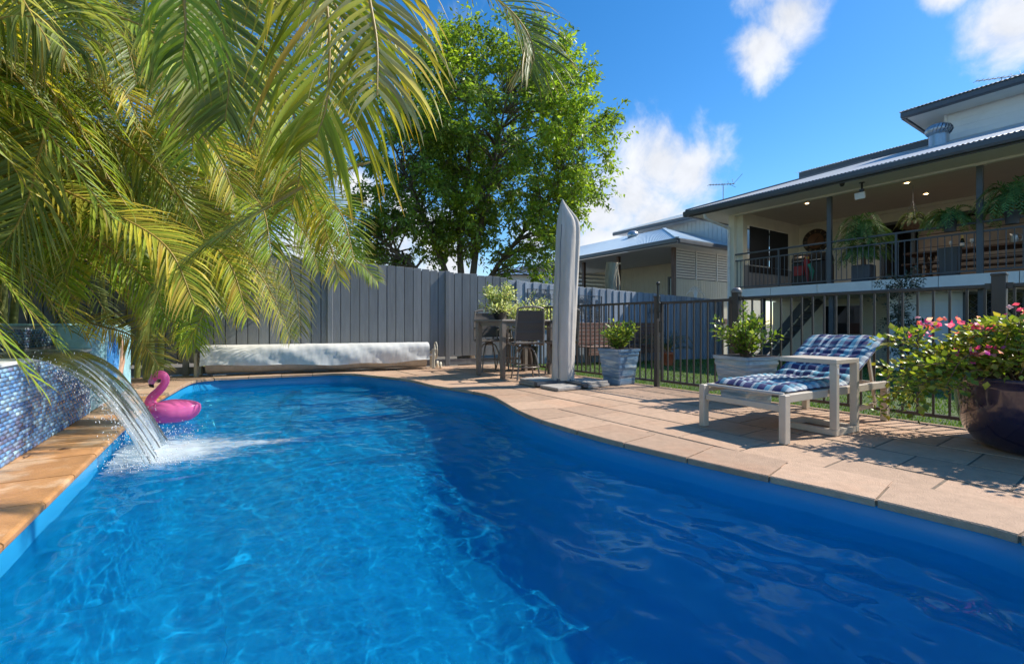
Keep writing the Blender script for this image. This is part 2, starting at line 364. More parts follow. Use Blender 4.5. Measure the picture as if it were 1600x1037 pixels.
def pink_vinyl():
    m = MATS['pink_vinyl']; N = m.node_tree.nodes; L = m.node_tree.links; tl = N.new('ShaderNodeBsdfTranslucent'); tl.inputs['Color'].default_value = (1, .30, .62, 1)   # pink_soft: thin air-filled vinyl lets light through
    mx = N.new('ShaderNodeMixShader'); mx.inputs[0].default_value = .4; L.new(N['Principled BSDF'].outputs[0], mx.inputs[1]); L.new(tl.outputs[0], mx.inputs[2]); L.new(mx.outputs[0], N['Material Output'].inputs[0])
pink_vinyl()
def water_material():
    m = bpy.data.materials.new('water'); m.use_nodes = True; nt = m.node_tree; N = nt.nodes; L = nt.links; N.clear(); out = N.new('ShaderNodeOutputMaterial')
    gl = N.new('ShaderNodeBsdfGlass'); gl.inputs['IOR'].default_value = 1.33; gl.inputs['Roughness'].default_value = 0; gl.inputs['Color'].default_value = (.45, .99, 1, 1)
    tr = N.new('ShaderNodeBsdfTransparent'); tr.inputs['Color'].default_value = (.40, .98, 1, 1); mx = N.new('ShaderNodeMixShader'); mx.inputs[0].default_value = .42; L.new(gl.outputs[0], mx.inputs[1]); L.new(tr.outputs[0], mx.inputs[2])
    L.new(mx.outputs[0], out.inputs[0]); MATS['water'] = m
def foam_material(name, lo, hi, scale, stretch, dens):
    m = bpy.data.materials.new(name); m.use_nodes = True; nt = m.node_tree; N = nt.nodes; L = nt.links; b = N['Principled BSDF']
    b.inputs['Base Color'].default_value = (.82, .88, .90, 1); b.inputs['Roughness'].default_value = .4
    at = N.new('ShaderNodeAttribute'); at.attribute_name = 'col'; sp = N.new('ShaderNodeSeparateColor'); L.new(at.outputs['Color'], sp.inputs[0])
    geo = N.new('ShaderNodeNewGeometry'); mp = N.new('ShaderNodeMapping'); mp.inputs['Scale'].default_value = stretch; mp.inputs['Rotation'].default_value = (0, 0, -.12); L.new(geo.outputs['Position'], mp.inputs['Vector'])
    n = N.new('ShaderNodeTexNoise'); n.inputs['Scale'].default_value = scale; n.inputs['Detail'].default_value = 7; n.inputs['Roughness'].default_value = .7; n.inputs['Distortion'].default_value = .8; L.new(mp.outputs[0], n.inputs['Vector'])
    ad = N.new('ShaderNodeMath'); ad.operation = 'ADD'; L.new(n.outputs[0], ad.inputs[0]); L.new(sp.outputs[0], ad.inputs[1])
    mr = N.new('ShaderNodeMapRange'); mr.interpolation_type = 'SMOOTHSTEP'; mr.inputs['From Min'].default_value = lo; mr.inputs['From Max'].default_value = hi; mr.inputs['To Max'].default_value = dens; L.new(ad.outputs[0], mr.inputs['Value'])
    tr = N.new('ShaderNodeBsdfTransparent'); mx = N.new('ShaderNodeMixShader'); L.new(mr.outputs[0], mx.inputs[0]); L.new(tr.outputs[0], mx.inputs[1]); L.new(b.outputs[0], mx.inputs[2])
    L.new(mx.outputs[0], N['Material Output'].inputs[0]); MATS[name] = m
def falling_material():
    m = bpy.data.materials.new('falling_water'); m.use_nodes = True; nt = m.node_tree; N = nt.nodes; L = nt.links; N.clear(); out = N.new('ShaderNodeOutputMaterial')
    uv = N.new('ShaderNodeAttribute'); uv.attribute_name = 'col'
    mp = N.new('ShaderNodeMapping'); mp.inputs['Scale'].default_value = (22, 3.0, 1); L.new(uv.outputs['Vector'], mp.inputs['Vector'])
    n = N.new('ShaderNodeTexNoise'); n.inputs['Scale'].default_value = 1; n.inputs['Detail'].default_value = 5; n.inputs['Roughness'].default_value = .6; L.new(mp.outputs[0], n.inputs['Vector'])
    bp = N.new('ShaderNodeBump'); bp.inputs['Strength'].default_value = .6; bp.inputs['Distance'].default_value = .012; L.new(n.outputs[0], bp.inputs['Height'])
    fr = N.new('ShaderNodeFresnel'); fr.inputs['IOR'].default_value = 1.2; L.new(bp.outputs[0], fr.inputs['Normal'])
    gl = N.new('ShaderNodeBsdfGlossy'); gl.inputs['Roughness'].default_value = .22; L.new(bp.outputs[0], gl.inputs['Normal'])
    tr = N.new('ShaderNodeBsdfTransparent'); tr.inputs['Color'].default_value = (.93, .97, .98, 1)
    df = N.new('ShaderNodeBsdfDiffuse'); df.inputs['Color'].default_value = (.8, .85, .88, 1); L.new(bp.outputs[0], df.inputs['Normal'])
    tl = N.new('ShaderNodeBsdfTranslucent'); tl.inputs['Color'].default_value = (.85, .9, .92, 1)
    a1 = N.new('ShaderNodeMixShader'); a1.inputs[0].default_value = .5; L.new(df.outputs[0], a1.inputs[1]); L.new(tl.outputs[0], a1.inputs[2])
    mr = N.new('ShaderNodeMapRange'); mr.interpolation_type = 'SMOOTHSTEP'; mr.inputs['From Min'].default_value = .44; mr.inputs['From Max'].default_value = .68; mr.inputs['To Min'].default_value = .17; mr.inputs['To Max'].default_value = .75; L.new(n.outputs[0], mr.inputs['Value'])
    m1 = N.new('ShaderNodeMixShader'); L.new(mr.outputs[0], m1.inputs[0]); L.new(tr.outputs[0], m1.inputs[1]); L.new(a1.outputs[0], m1.inputs[2])
    m2 = N.new('ShaderNodeMixShader'); L.new(fr.outputs[0], m2.inputs[0]); L.new(m1.outputs[0], m2.inputs[1]); L.new(gl.outputs[0], m2.inputs[2])
    L.new(m2.outputs[0], out.inputs[0]); MATS['falling_water'] = m
water_material(); falling_material()
foam_material('foam', .70, 1.30, 9.0, (1, 3.0, 1), .62)

# ------------------------------------------------------------------ pool
WATER_Z = -.18
E = [(2.2, 1.96), (2.33, 1.5), (2.28, 1.0), (2.0, .55), (1.4, .3), (.6, .22), (-.4, .2), (-.95, .28), (-1.28, .52), (-1.56, .93), (-2.186, 1.943), (-3.0, 3.265), (-3.785, 4.546), (-4.11, 5.1),
     (-4.52, 5.95), (-4.93, 6.8), (-5.10, 7.28), (-5.0, 7.56), (-4.7, 7.74), (-4.25, 7.96), (-3.4, 8.33), (-2.9, 8.32), (-2.45, 8.03), (-1.68, 7.46), (-1.17, 6.78), (-.76, 6.39), (-.41, 6.02), (-.22, 5.74),
     (-.07, 5.30), (.06, 4.88), (.25, 4.41), (.49, 4.01), (.78, 3.59), (1.10, 3.21), (1.44, 2.84), (1.79, 2.48), (2.06, 2.16)]
def closed_smooth(pts, per):
    n = len(pts); out = []
    P = [Vector((p[0], p[1], 0)) for p in pts]
    for i in range(n):
        a, b, c, d = P[i - 1], P[i], P[(i + 1) % n], P[(i + 2) % n]
        for k in range(per):
            t = k / per; out.append(.5 * ((2 * b) + (c - a) * t + (2 * a - 5 * b + 4 * c - d) * t * t + (3 * b - a - 3 * c + d) * t ** 3))
    return out
def resample(P, step):
    n = len(P); seg = [(P[(i + 1) % n] - P[i]).length for i in range(n)]; tot = sum(seg); m = int(round(tot / step / 5)) * 5; out = []; i = 0; acc = 0
    for k in range(m):
        t = tot * k / m
        while acc + seg[i] < t: acc += seg[i]; i += 1
        out.append(P[i].lerp(P[(i + 1) % n], (t - acc) / seg[i]))
    return out
EDGE = resample(closed_smooth(E, 8), .1)              # clockwise seen from above
NE = len(EDGE)
def outn(i, w=2):
    t = EDGE[(i + w) % NE] - EDGE[i - w]; t.z = 0; t.normalize(); return Vector((-t.y, t.x, 0))      # sign fixed below
_area = sum(EDGE[i].x * EDGE[(i + 1) % NE].y - EDGE[(i + 1) % NE].x * EDGE[i].y for i in range(NE))
SGN = 1 if _area < 0 else -1
OUT = [outn(i) * SGN for i in range(NE)]
def inside_pool(p):
    c = False; j = NE - 1
    for i in range(NE):
        a, b = EDGE[i], EDGE[j]
        if (a.y > p[1]) != (b.y > p[1]) and p[0] < (b.x - a.x) * (p[1] - a.y) / (b.y - a.y) + a.x: c = not c
        j = i
    return c
def near_edge(p):
    i = min(range(NE), key=lambda k: (EDGE[k].x - p[0]) ** 2 + (EDGE[k].y - p[1]) ** 2); return i, math.hypot(EDGE[i].x - p[0], EDGE[i].y - p[1])
def floor_z(p):                                           # shallow at the far end, deeper towards the camera
    t = min(1, max(0, (p.y - 1.5) / 5.5)); return -1.42 + .62 * t
pool = thing('swimming_pool', (-1.2, 4.0, 0), 'blue fibreglass swimming pool filled with rippled water', 'swimming pool')
rings = [(.015, -.035), (.0, -.06), (.0, -.16), (-.012, -.30), (-.03, -.38), (-.13, -.40), (-.15, -.46), (-.26, None), (-.36, None), (-.50, None)]
vs_, fs_ = [], []
for (off, z) in rings:
    for i in range(NE):
        p = EDGE[i] + OUT[i] * off
        if z is None:
            fz = floor_z(p); zz = {(-.26): -.46 + (fz + .46) * .72, (-.36): -.46 + (fz + .46) * .94, (-.50): fz}[off]
        else: zz = z
        vs_.append((p.x, p.y, zz))
for r_ in range(len(rings) - 1):
    for i in range(NE):
        a, b = r_ * NE + i, r_ * NE + (i + 1) % NE; c, d = b + NE, a + NE; fs_.append((a, b, c, d) if SGN > 0 else (d, c, b, a))
shell = MB(); shell.add(vs_, fs_, 0, True)
last = [Vector(v) for v in vs_[-NE:]]
shell_o = shell.build('pool_shell', 'shell', pool)
# floor: filled polygon
bm = bmesh.new(); bv = [bm.verts.new((p.x + 1.2, p.y - 4.0, p.z)) for p in last]; bm.edges.new((bv[-1], bv[0])); [bm.edges.new((bv[i], bv[i + 1])) for i in range(NE - 1)]
bmesh.ops.triangle_fill(bm, use_beauty=True, edges=bm.edges[:]); bmesh.ops.recalc_face_normals(bm, faces=bm.faces[:])
if sum(f.normal.z for f in bm.faces) < 0: bmesh.ops.reverse_faces(bm, faces=bm.faces[:])
me = bpy.data.meshes.new('pool_floor'); bm.to_mesh(me); bm.free(); me.materials.append(MATS['shell']); o = bpy.data.objects.new('pool_floor', me); col.objects.link(o); o.parent = pool
# entry steps at the far end and a bench by the near left corner
def rounded_block(c, ax, ay, zt, zb, r, name):
    pts = []
    for (sx, sy, a0) in ((1, 1, 0), (-1, 1, 90), (-1, -1, 180), (1, -1, 270)):
        for k in range(5):
            a = R(a0 + 22.5 * k); q = c + ax.normalized() * (sx * (ax.length - r) + r * math.cos(a)) + ay.normalized() * (sy * (ay.length - r) + r * math.sin(a)); pts.append((q.x, q.y))
    if sum(pts[i - 1][0] * pts[i][1] - pts[i][0] * pts[i - 1][1] for i in range(len(pts))) < 0: pts = pts[::-1]
    MB().prism(pts, zb, zt, ch=.02).build(name, 'shell', pool)
vv = Vector((.92, .39, 0)); uu = Vector((-.39, .92, 0))
for k, (w, zt) in enumerate(((.42, -.36), (.74, -.56), (1.06, -.74))):
    rounded_block(Vector((-2.92, 7.86, 0)) + vv * (-.05) - uu * (w * .5 - .15), vv * (.62 + .12 * k), uu * (w * .5 + .1), zt, -1.0, .14, 'pool_step')
rounded_block(Vector((-1.45, 1.55, 0)), Vector((-.35, .57, 0)), Vector((.34, .21, 0)), -.62, -1.45, .16, 'pool_bench')
# water sheet: fine mesh with real waves, clipped to the outline
from mathutils.geometry import delaunay_2d_cdt
wr = random.Random(5); WAVES = []
for k in range(44):
    lam = .10 * (1.4 / .10) ** (wr.random() ** 1.35); a = wr.gauss(R(35), .95); WAVES.append((2 * math.pi / lam * math.cos(a), 2 * math.pi / lam * math.sin(a), wr.uniform(0, 6.28), .00088 * lam ** .85 / .25 ** .85))
def wave_z(x, y):
    wx, wy = x + .06 * math.sin(1.9 * y + .7) + .03 * math.sin(5.1 * y), y + .06 * math.sin(2.3 * x + 1.1) + .03 * math.sin(4.3 * x + 2)
    z = sum(A * math.sin(kx * wx + ky * wy + p) for (kx, ky, p, A) in WAVES)
    dl = math.hypot(x + 2.75, y - 3.75); z += .006 * math.exp(-dl / .9) * math.sin(dl * 26) + .004 * math.exp(-dl / .5) * math.sin(x * 41 + 3 * math.sin(y * 17)) 
    return z
pts2 = [Vector((p.x, p.y)) for p in EDGE]; ed_ = [(i_, (i_ + 1) % NE) for i_ in range(NE)]; gs = .034
from bisect import bisect
ys = np.arange(.2, 8.5, gs)
for yy in ys:                                             # scanline fill of the outline
    xs = []
    for i_ in range(NE):
        a, b = EDGE[i_], EDGE[(i_ + 1) % NE]
        if (a.y > yy) != (b.y > yy): xs.append(a.x + (b.x - a.x) * (yy - a.y) / (b.y - a.y))
    xs.sort()
    for x0, x1 in zip(xs[::2], xs[1::2]):
        x = x0 + gs * .6
        while x < x1 - gs * .5: pts2.append(Vector((x + (gs / 2 if int(yy / gs) % 2 else 0) * .5, yy))); x += gs
vv2, _, ff2, *_r = delaunay_2d_cdt(pts2, ed_, [], 1, 1e-5)
wv3 = [(p.x + 1.2, p.y - 4.0, WATER_Z + wave_z(p.x, p.y)) for p in vv2]
me = bpy.data.meshes.new('water'); me.from_pydata(wv3, [], [tuple(f) for f in ff2]); me.materials.append(MATS['water']); me.polygons.foreach_set('use_smooth', [True] * len(me.polygons)); me.update()
if sum(p.normal.z for p in me.polygons) < 0: me.flip_normals()
water = bpy.data.objects.new('water', me); col.objects.link(water); water.location = (-1.2, 4.0, 0)
water.cycles.is_caustics_caster = True
for o_ in pool.children: o_.cycles.is_caustics_receiver = True
tag(water, 'clear blue rippled pool water', 'water', kind='structure')

# ------------------------------------------------------------------ ground sheet to the horizon (with the pool's hole)
PC = Vector((-1.3, 4.2, 0)); g = MB(); rr = []
for k, sc in enumerate((0, 1.5, 3.5, 9, 30, 120, 900)):
    for i in range(NE):
        p = EDGE[i] + OUT[i] * .3
        if sc: d = (p - PC); p = PC + d.normalized() * (d.length + sc)
        rr.append((p.x, p.y, -.09 if k == 0 else (-.12 if k == 1 else -.5)))
g.add(rr, [((r_ * NE + i), r_ * NE + (i + 1) % NE, (r_ + 1) * NE + (i + 1) % NE, (r_ + 1) * NE + i)[::(-1 if SGN > 0 else 1)] for r_ in range(6) for i in range(NE)])
g.build('ground', 'earth', kind='structure')

# ------------------------------------------------------------------ coping stones
coping = thing('coping', (0, 0, 0), None, None); tag(coping, kind='structure')
FDIR = Vector((.565, -.825, 0)).normalized(); FN = Vector((.825, .565, 0)).normalized(); F0 = Vector((2.10, 6.60, 0))     # pool fence line, FN points to the lawn
STEP = 5; k0 = 2
for b0 in range(0, NE - STEP + 1, STEP):
    ids = [(b0 + j) % NE for j in range(STEP + 1)]
    gap = .006; wd_ = .385; drop = 0.0
    mid = EDGE[ids[STEP // 2]]
    left = mid.x < -1.3 and mid.y < 5.6 and mid.x + .6 * mid.y < .05 or (mid.x < -1.7 and mid.y < 5.4)
    inner = [EDGE[i] - OUT[i] * .035 for i in ids]; outer = [EDGE[i] + OUT[i] * (wd_) for i in ids]
    ti = (inner[1] - inner[0]).normalized(); tj = (inner[-1] - inner[-2]).normalized()
    inner[0] = inner[0] + ti * gap; outer[0] = outer[0] + ti * gap; inner[-1] = inner[-1] - tj * gap; outer[-1] = outer[-1] - tj * gap
    zt = random.uniform(-.0015, .0015); m = MB(); n = len(ids); P = []
    nose = ((0, -.040), (-.004, -.030), (-.004, -.012), (.004, -.003), (.014, 0)) if left else ((0, -.040), (0, -.006), (.006, 0))
    rows = []
    for (off, z) in nose: rows.append([inner[i] + OUT[ids[i]] * off + Z * (z + zt) for i in range(n)])
    rows.append([outer[i] + Z * zt for i in range(n)]); rows.append([outer[i] + Z * (-.04) for i in range(n)])
    for r_ in rows: P += r_
    fs_ = [(a * n + i, a * n + i + 1, (a + 1) * n + i + 1, (a + 1) * n + i) for a in range(len(rows) - 1) for i in range(n - 1)]
    fs_ += [tuple(a * n for a in range(len(rows)))[::-1], tuple(a * n + n - 1 for a in range(len(rows)))]
    fs_ += [((len(rows) - 1) * n + i, (len(rows) - 1) * n + i + 1, i + 1, i) for i in range(n - 1)]
    m.add(P, [f[::-1] if SGN > 0 else f for f in fs_]); m.build('coping_stone', 'coping_wet' if left else 'sandstone', coping)
m = MB(); P = []
for i in range(NE): P += [EDGE[i] - OUT[i] * .028 + Z * -.007, EDGE[i] + OUT[i] * .38 + Z * -.007, EDGE[i] + OUT[i] * .38 + Z * -.06, EDGE[i] - OUT[i] * .028 + Z * -.034]
m.add(P, [((i * 4 + a), ((i + 1) % NE) * 4 + a, ((i + 1) % NE) * 4 + (a + 1) % 4, i * 4 + (a + 1) % 4) for i in range(NE) for a in range(4)]); m.build('mortar_bed', 'mortar', coping)

# ------------------------------------------------------------------ paving: stone slabs laid square to the pool fence
WALL_P = Vector((-3.19, 2.837, 0)); WALL_T = Vector((-.52, .853, 0)).normalized(); WALL_N = Vector((WALL_T.y, -WALL_T.x, 0))   # face line of the water wall, WALL_N to the pool
LF_P = Vector((-1.07, 10.0, 0)); LF_T = Vector((.92, .387, 0)).normalized(); LF_N = Vector((LF_T.y, -LF_T.x, 0))              # paling fence, LF_N to the pool
def clip(poly, p, n):                                     # keep the side n points to
    out = []
    for i in range(len(poly)):
        a, b = poly[i - 1], poly[i]; da, db = (a - p).dot(n), (b - p).dot(n)
        if (da >= 0) != (db >= 0): out.append(a + (b - a) * (da / (da - db)))
        if db >= 0: out.append(b)
    return out
paving = thing('paving', (0, 0, 0), None, None); tag(paving, kind='structure'); bed = MB(); full_me = None
PU, PV, GAP = .50, .46, .007
for iv in range(-14, 16):
    for iu in range(-12, 22):
        o = F0 - FN * (iv * PV + .02) - FDIR * ((iu + .5 * (iv % 2)) * PU); c = o - FN * PV / 2 - FDIR * PU / 2
        if c.y < -1.6 or c.x < -8.2: continue
        q = [o, o - FDIR * PU, o - FDIR * PU - FN * PV, o - FN * PV]
        if sum(q[i - 1].x * q[i].y - q[i].x * q[i - 1].y for i in range(4)) < 0: q = q[::-1]
        poly = clip(q, F0 + FN * .05, -FN); poly = clip(poly, LF_P + LF_N * .06, LF_N) if len(poly) > 2 else []
        if len(poly) < 3: continue
        ni, dist = near_edge((c.x, c.y)); ins = inside_pool((c.x, c.y))
        if ins and dist > .34: continue
        if dist < .80:
            poly = clip(poly, EDGE[ni] + OUT[ni] * .20, OUT[ni])
            if len(poly) > 2: poly = clip(poly, EDGE[(ni + 4) % NE] + OUT[(ni + 4) % NE] * .12, OUT[(ni + 4) % NE]) if not ins or True else poly
            if len(poly) > 2: poly = clip(poly, EDGE[ni - 4] + OUT[ni - 4] * .12, OUT[ni - 4])
        if len(poly) < 3: continue
        ar = abs(sum(poly[i - 1].x * poly[i].y - poly[i].x * poly[i - 1].y for i in range(len(poly)))) / 2
        if ar < .006: continue
        bed.add([p + Z * -.0085 for p in poly], [tuple(range(len(poly)))])
        cc = sum(poly, Vector((0, 0, 0))) / len(poly); ins_ = []
        for i in range(len(poly)):                        # shrink by the joint
            ins_.append(poly[i])
        for i in range(len(poly)):
            a, b = poly[i - 1], poly[i]; e = (b - a)
            if e.length < 1e-4: continue
            nn = Vector((-e.y, e.x, 0)).normalized(); ins_ = clip(ins_, a + nn * (GAP * 2 if abs(e.normalized().dot(FDIR)) > .95 else GAP), nn)
            if len(ins_) < 3: break
        if len(ins_) < 3: continue
        zt = -.004 + random.uniform(-.0015, .0015)
        MB().prism([(p.x, p.y) for p in ins_], -.04, zt, ch=.003).build('paver', 'sandstone', paving)
bed.build('mortar_bed', 'mortar', paving)

# ------------------------------------------------------------------ lawn
lawn = MB(); LP = []; nu_, nv_ = 26, 16
def lawn_z(p): return -.035 - .024 * max(0, min(9, (p - F0).dot(FN)))
for a in range(nu_ + 1):
    for b in range(nv_ + 1):
        p = F0 - FDIR * 4.6 + FDIR * (a * 16 / nu_) + FN * (.06 + b * 11.0 / nv_); p.z = lawn_z(p); LP.append(p)
lawn.add(LP, [(a * (nv_ + 1) + b, (a + 1) * (nv_ + 1) + b, (a + 1) * (nv_ + 1) + b + 1, a * (nv_ + 1) + b + 1) for a in range(nu_) for b in range(nv_)], 0, True)
lawn.build('lawn', 'lawn_soil', kind='structure')
# ------------------------------------------------------------------ mosaic water wall on the left
def W(t, n, z): return WALL_P + WALL_T * t + WALL_N * n + Z * z          # along the wall, towards the pool, up
wall = thing('water_feature_wall', W(0, -.3, 0), 'blue glass mosaic water feature wall with a spillway ledge', 'water feature')
T0, T1, HT = -3.2, 2.06, .64
m = MB(); m.frame_box(W((T0 + T1) / 2, -.36, HT / 2 - .02), WALL_T * ((T1 - T0) / 2), WALL_N * .355, Z * (HT / 2 + .01)); m.build('wall_core', 'grout', wall)
TU = 5.2
m = MB(); m.frame_box(W((T0 + TU) / 2, -.62, .44), WALL_T * ((TU - T0) / 2), WALL_N * .09, Z * .44); m.build('upper_wall_core', 'grout', wall)
m = MB(); m.frame_box(W((T0 + T1) / 2, -.255, HT + .0), WALL_T * ((T1 - T0) / 2), WALL_N * .27, Z * .012, ch=.006); m.build('spillway_ledge', 'spill_white', wall)
TILE = [(.05, .14, .32), (.09, .20, .40), (.13, .26, .44), (.24, .38, .52), (.04, .10, .25), (.11, .20, .34), (.17, .30, .46), (.13, .15, .27), (.26, .37, .45), (.04, .07, .18), (.08, .16, .30)]
def tiles(n_face, z0, z1, t0, t1, name):
    V_, F_, C_ = [], [], []; tw, th = .078, .028; row = 0; z = z0
    while z + th <= z1 + 1e-6:
        t = t0 - (tw / 2 if row % 2 else 0)
        while t < t1:
            a, b = max(t, t0) + .0022, min(t + tw, t1) - .0022
            if b - a > .006:
                dpt = .004 + random.uniform(-.0012, .0016); tilt = random.uniform(-.0009, .0009)
                k = len(V_); g0, g1 = z + .0016, z + th - .0016; e = .0018
                q = [(a, g0, -.002), (b, g0, -.002), (b, g1, -.002), (a, g1, -.002), (a + e, g0 + e, dpt + tilt), (b - e, g0 + e, dpt - tilt), (b - e, g1 - e, dpt - tilt), (a + e, g1 - e, dpt + tilt)]
                V_ += [W(x, n_face + d, zz)[:] for (x, zz, d) in q]
                for f in ((4, 5, 6, 7), (0, 1, 5, 4), (1, 2, 6, 5), (2, 3, 7, 6), (3, 0, 4, 7)): F_.append([k + i for i in f][::-1])
                c = np.array(random.choice(TILE)) * random.uniform(1.05, 1.8) + np.array((.03, .04, .04))
                pn = math.sin(t * 2.1 + z * 5) + math.sin(t * 4.7 - z * 7 + 1.3)
                if pn > .75 and random.random() < .4: c = c * .7 + np.array((.08, .06, .075))  # brownish purple patches paint reflections into the tile colour
                C_ += [c] * 8
            t += tw
        z += th; row += 1
    np_mesh(name, V_, F_, 'tile', np.array(C_), wall, kind='stuff')
tiles(0.0, .0, HT - .014, T0, T1, 'mosaic_tiles'); tiles(-.528, HT + .014, .872, T0, TU, 'mosaic_tiles')
m = MB(); m.frame_box(W((T0 + TU) / 2, -.62, .892), WALL_T * ((TU - T0) / 2), WALL_N * .11, Z * .012, ch=.005); m.build('capping', 'turquoise', wall)

# turquoise end wall with a carved mural
mural = thing('mural_wall', W(3.1, -.1, 0), 'turquoise rendered wall with carved chevrons and blue ring mural beside the pool', 'wall')
m = MB(); m.frame_box(W(3.13, -.13, .44), WALL_T * 1.06, WALL_N * .13, Z * .445, ch=.02); m.build('wall_body', 'turquoise', mural)
m = MB()                                                    # chevron relief
for i in range(13):
    z = .06 + i * .064
    for sg in (-1, 1): m.bar(W(2.42, .004, z), W(2.42 + sg * .27, .004, z + .10), .016, .02, up=WALL_N)
m.build('chevron_relief', 'turquoise', mural)
m = MB()
for i in range(6):
    r_ = .05 + i * .045; pts = [W(3.05 + r_ * math.cos(a), .004, .50 + r_ * math.sin(a)) for a in np.linspace(0, 2 * math.pi, 25)]; m.tube(pts, .014, 6, cap=False)
m.add([W(3.05 + .29 * math.cos(a), .0025, .50 + .29 * math.sin(a)) for a in np.linspace(0, 2 * math.pi, 28, endpoint=False)], [tuple(range(28))]); m.build('ring_relief', 'mural_blue', mural)
m = MB(); m.tube([W(3.42, .01, .75), W(3.50, .012, .6), W(3.48, .014, .42), W(3.38, .012, .26), W(3.30, .01, .2)], [.015, .03, .034, .03, .012], 8); m.build('peach_relief', 'mural_peach', mural)
m = MB()
for i in range(7):
    t = 3.62 + i * .075; m.tube([W(t + .02 * math.sin(z * 13 + i), .004, z) for z in np.linspace(.04, .84, 18)], .011, 5)
m.build('wave_relief', 'turquoise', mural)

# falling water sheet, foam and drops
fall = thing('waterfall', W(.9, 0, HT), 'clear arching sheet of water spilling from the mosaic wall into the pool', 'waterfall')
ta, tb, nS, nT = .34, 1.42, 72, 40; tfall = math.sqrt(2 * (HT + .02 - WATER_Z) / 9.81)
for layer in range(2):
    V_, C_ = [], []
    for j in range(nT + 1):
        q = j / nT
        for i in range(nS + 1):
            s = i / nS; tw = ta + (tb - ta) * s; edge = abs(s - .5) * 2
            if q < .22: n = -.30 + (q / .22) * .30; z = HT + .022 + .006 * layer
            else:
                tt = (q - .22) / .78 * tfall; n = (1.62 + .10 * math.sin(s * 9 + layer)) * tt; z = HT + .022 + .006 * layer - .5 * 9.81 * tt * tt
            rp = .010 * math.sin(s * 47 + q * 3 + layer * 2) * q + .008 * math.sin(s * 91 - q * 5) * q + .012 * math.sin(s * 17 + 1.7 * layer + q * 9) * q
            con = 1 - .10 * q * q; tc = (ta + tb) / 2 + (tw - (ta + tb) / 2) * con + .012 * math.sin(q * 14 + s * 6) * q - .10 * q * q
            V_.append(W(tc, n + rp + layer * .012 * q, max(z + rp * .6, WATER_Z - .01))[:]); C_.append((s + layer * .37, q + layer * .2, 0))
    F_ = []
    for j in range(nT):
        for i in range(nS):
            hole = j > nT * .45 and (math.sin(i * 1.37 + layer * 2.1 + .06 * j) + math.sin(i * .31 + j * .10 + layer)) > 1.45 - .75 * (j / nT - .45)
            if hole: continue
            a = j * (nS + 1) + i; F_.append((a, a + 1, a + nS + 2, a + nS + 1))
    np_mesh('water_sheet', V_, F_, 'falling_water', np.array(C_), fall, smooth=True)
drop_v, drop_f = [], []
ico = [(0, 0, 1), (1, 0, 0), (0, 1, 0), (-1, 0, 0), (0, -1, 0), (0, 0, -1)]; icf = [(0, 1, 2), (0, 2, 3), (0, 3, 4), (0, 4, 1), (5, 2, 1), (5, 3, 2), (5, 4, 3), (5, 1, 4)]
for k in range(1700):
    tt = random.random() ** .6 * tfall; s = random.choice((random.random(), random.gauss(0, .07), random.gauss(1, .08), random.gauss(0, .07)))
    n = (1.55 + random.gauss(0, .16)) * tt; z = HT + .02 - .5 * 9.81 * tt * tt + random.gauss(0, .02); q = .22 + .78 * tt / tfall
    if k > 1150: tt = tfall; n = 1.62 * tt + random.gauss(0, .14); z = WATER_Z + abs(random.gauss(0, .06))
    t = (ta + tb) / 2 + (s - .5) * (tb - ta) * (1 - .1 * q * q) - .10 * q * q + random.gauss(0, .012)
    r_ = random.uniform(.0016, .0048); p = W(t, n, max(z, WATER_Z + .002)); b = len(drop_v)
    drop_v += [(p.x + x * r_, p.y + y * r_, p.z + zz * r_ * 1.7) for (x, y, zz) in ico]; drop_f += [(a + b, c + b, d + b) for (a, c, d) in icf]
np_mesh('water_drops', drop_v, drop_f, 'white_paint', None, fall, smooth=True, kind='stuff')
land = W(.75, 1.62 * tfall, 0); V_, C_ = [], []; nx, ny = 130, 110                        # foam lies on the water where the sheet lands and drifts across
F_ = []
idx = {}
for j in range(ny + 1):
    for i in range(nx + 1):
        x = -3.9 + i / nx * 3.3; y = 2.7 + j / ny * 2.9; p = Vector((x, y, 0)); dl = p - land; a_ = dl.dot(Vector((.97, .22, 0))); b_ = dl.dot(Vector((-.22, .97, 0)))
        w0 = math.exp(-((a_ / .45) ** 2 + (b_ / .50) ** 2)) * .72
        w1 = sum(math.exp(-((b_ - o0 - .10 * math.sin(a_ * 2.2 + o0 * 9)) / w_) ** 2) * s_ for (o0, w_, s_) in ((.28, .055, .52), (.02, .05, .46), (-.22, .06, .34), (.50, .05, .25))) * max(0, min(1, (a_ + .25) / .4)) * max(0, 1 - a_ / 1.75)
        w2 = .26 * math.exp(-((a_ - .35) / .95) ** 2 - (b_ / .8) ** 2)
        ni, dist = near_edge((x, y)); ok = inside_pool((x, y)) and dist > .03
        V_.append((x, y, WATER_Z + wave_z(x, y) + .005)); C_.append((min(.85, max(w0, w1) + w2) if ok else -1, 0, 0)); idx[(i, j)] = ok
for j in range(ny):
    for i in range(nx):
        if all(idx[(i + a, j + b)] for a in (0, 1) for b in (0, 1)): a = j * (nx + 1) + i; F_.append((a, a + 1, a + nx + 2, a + nx + 1))
foam = np_mesh('foam', V_, F_, 'foam', np.array(C_), None, kind='stuff'); tag(foam, 'white foam streaks drifting on the pool below the waterfall', 'foam')

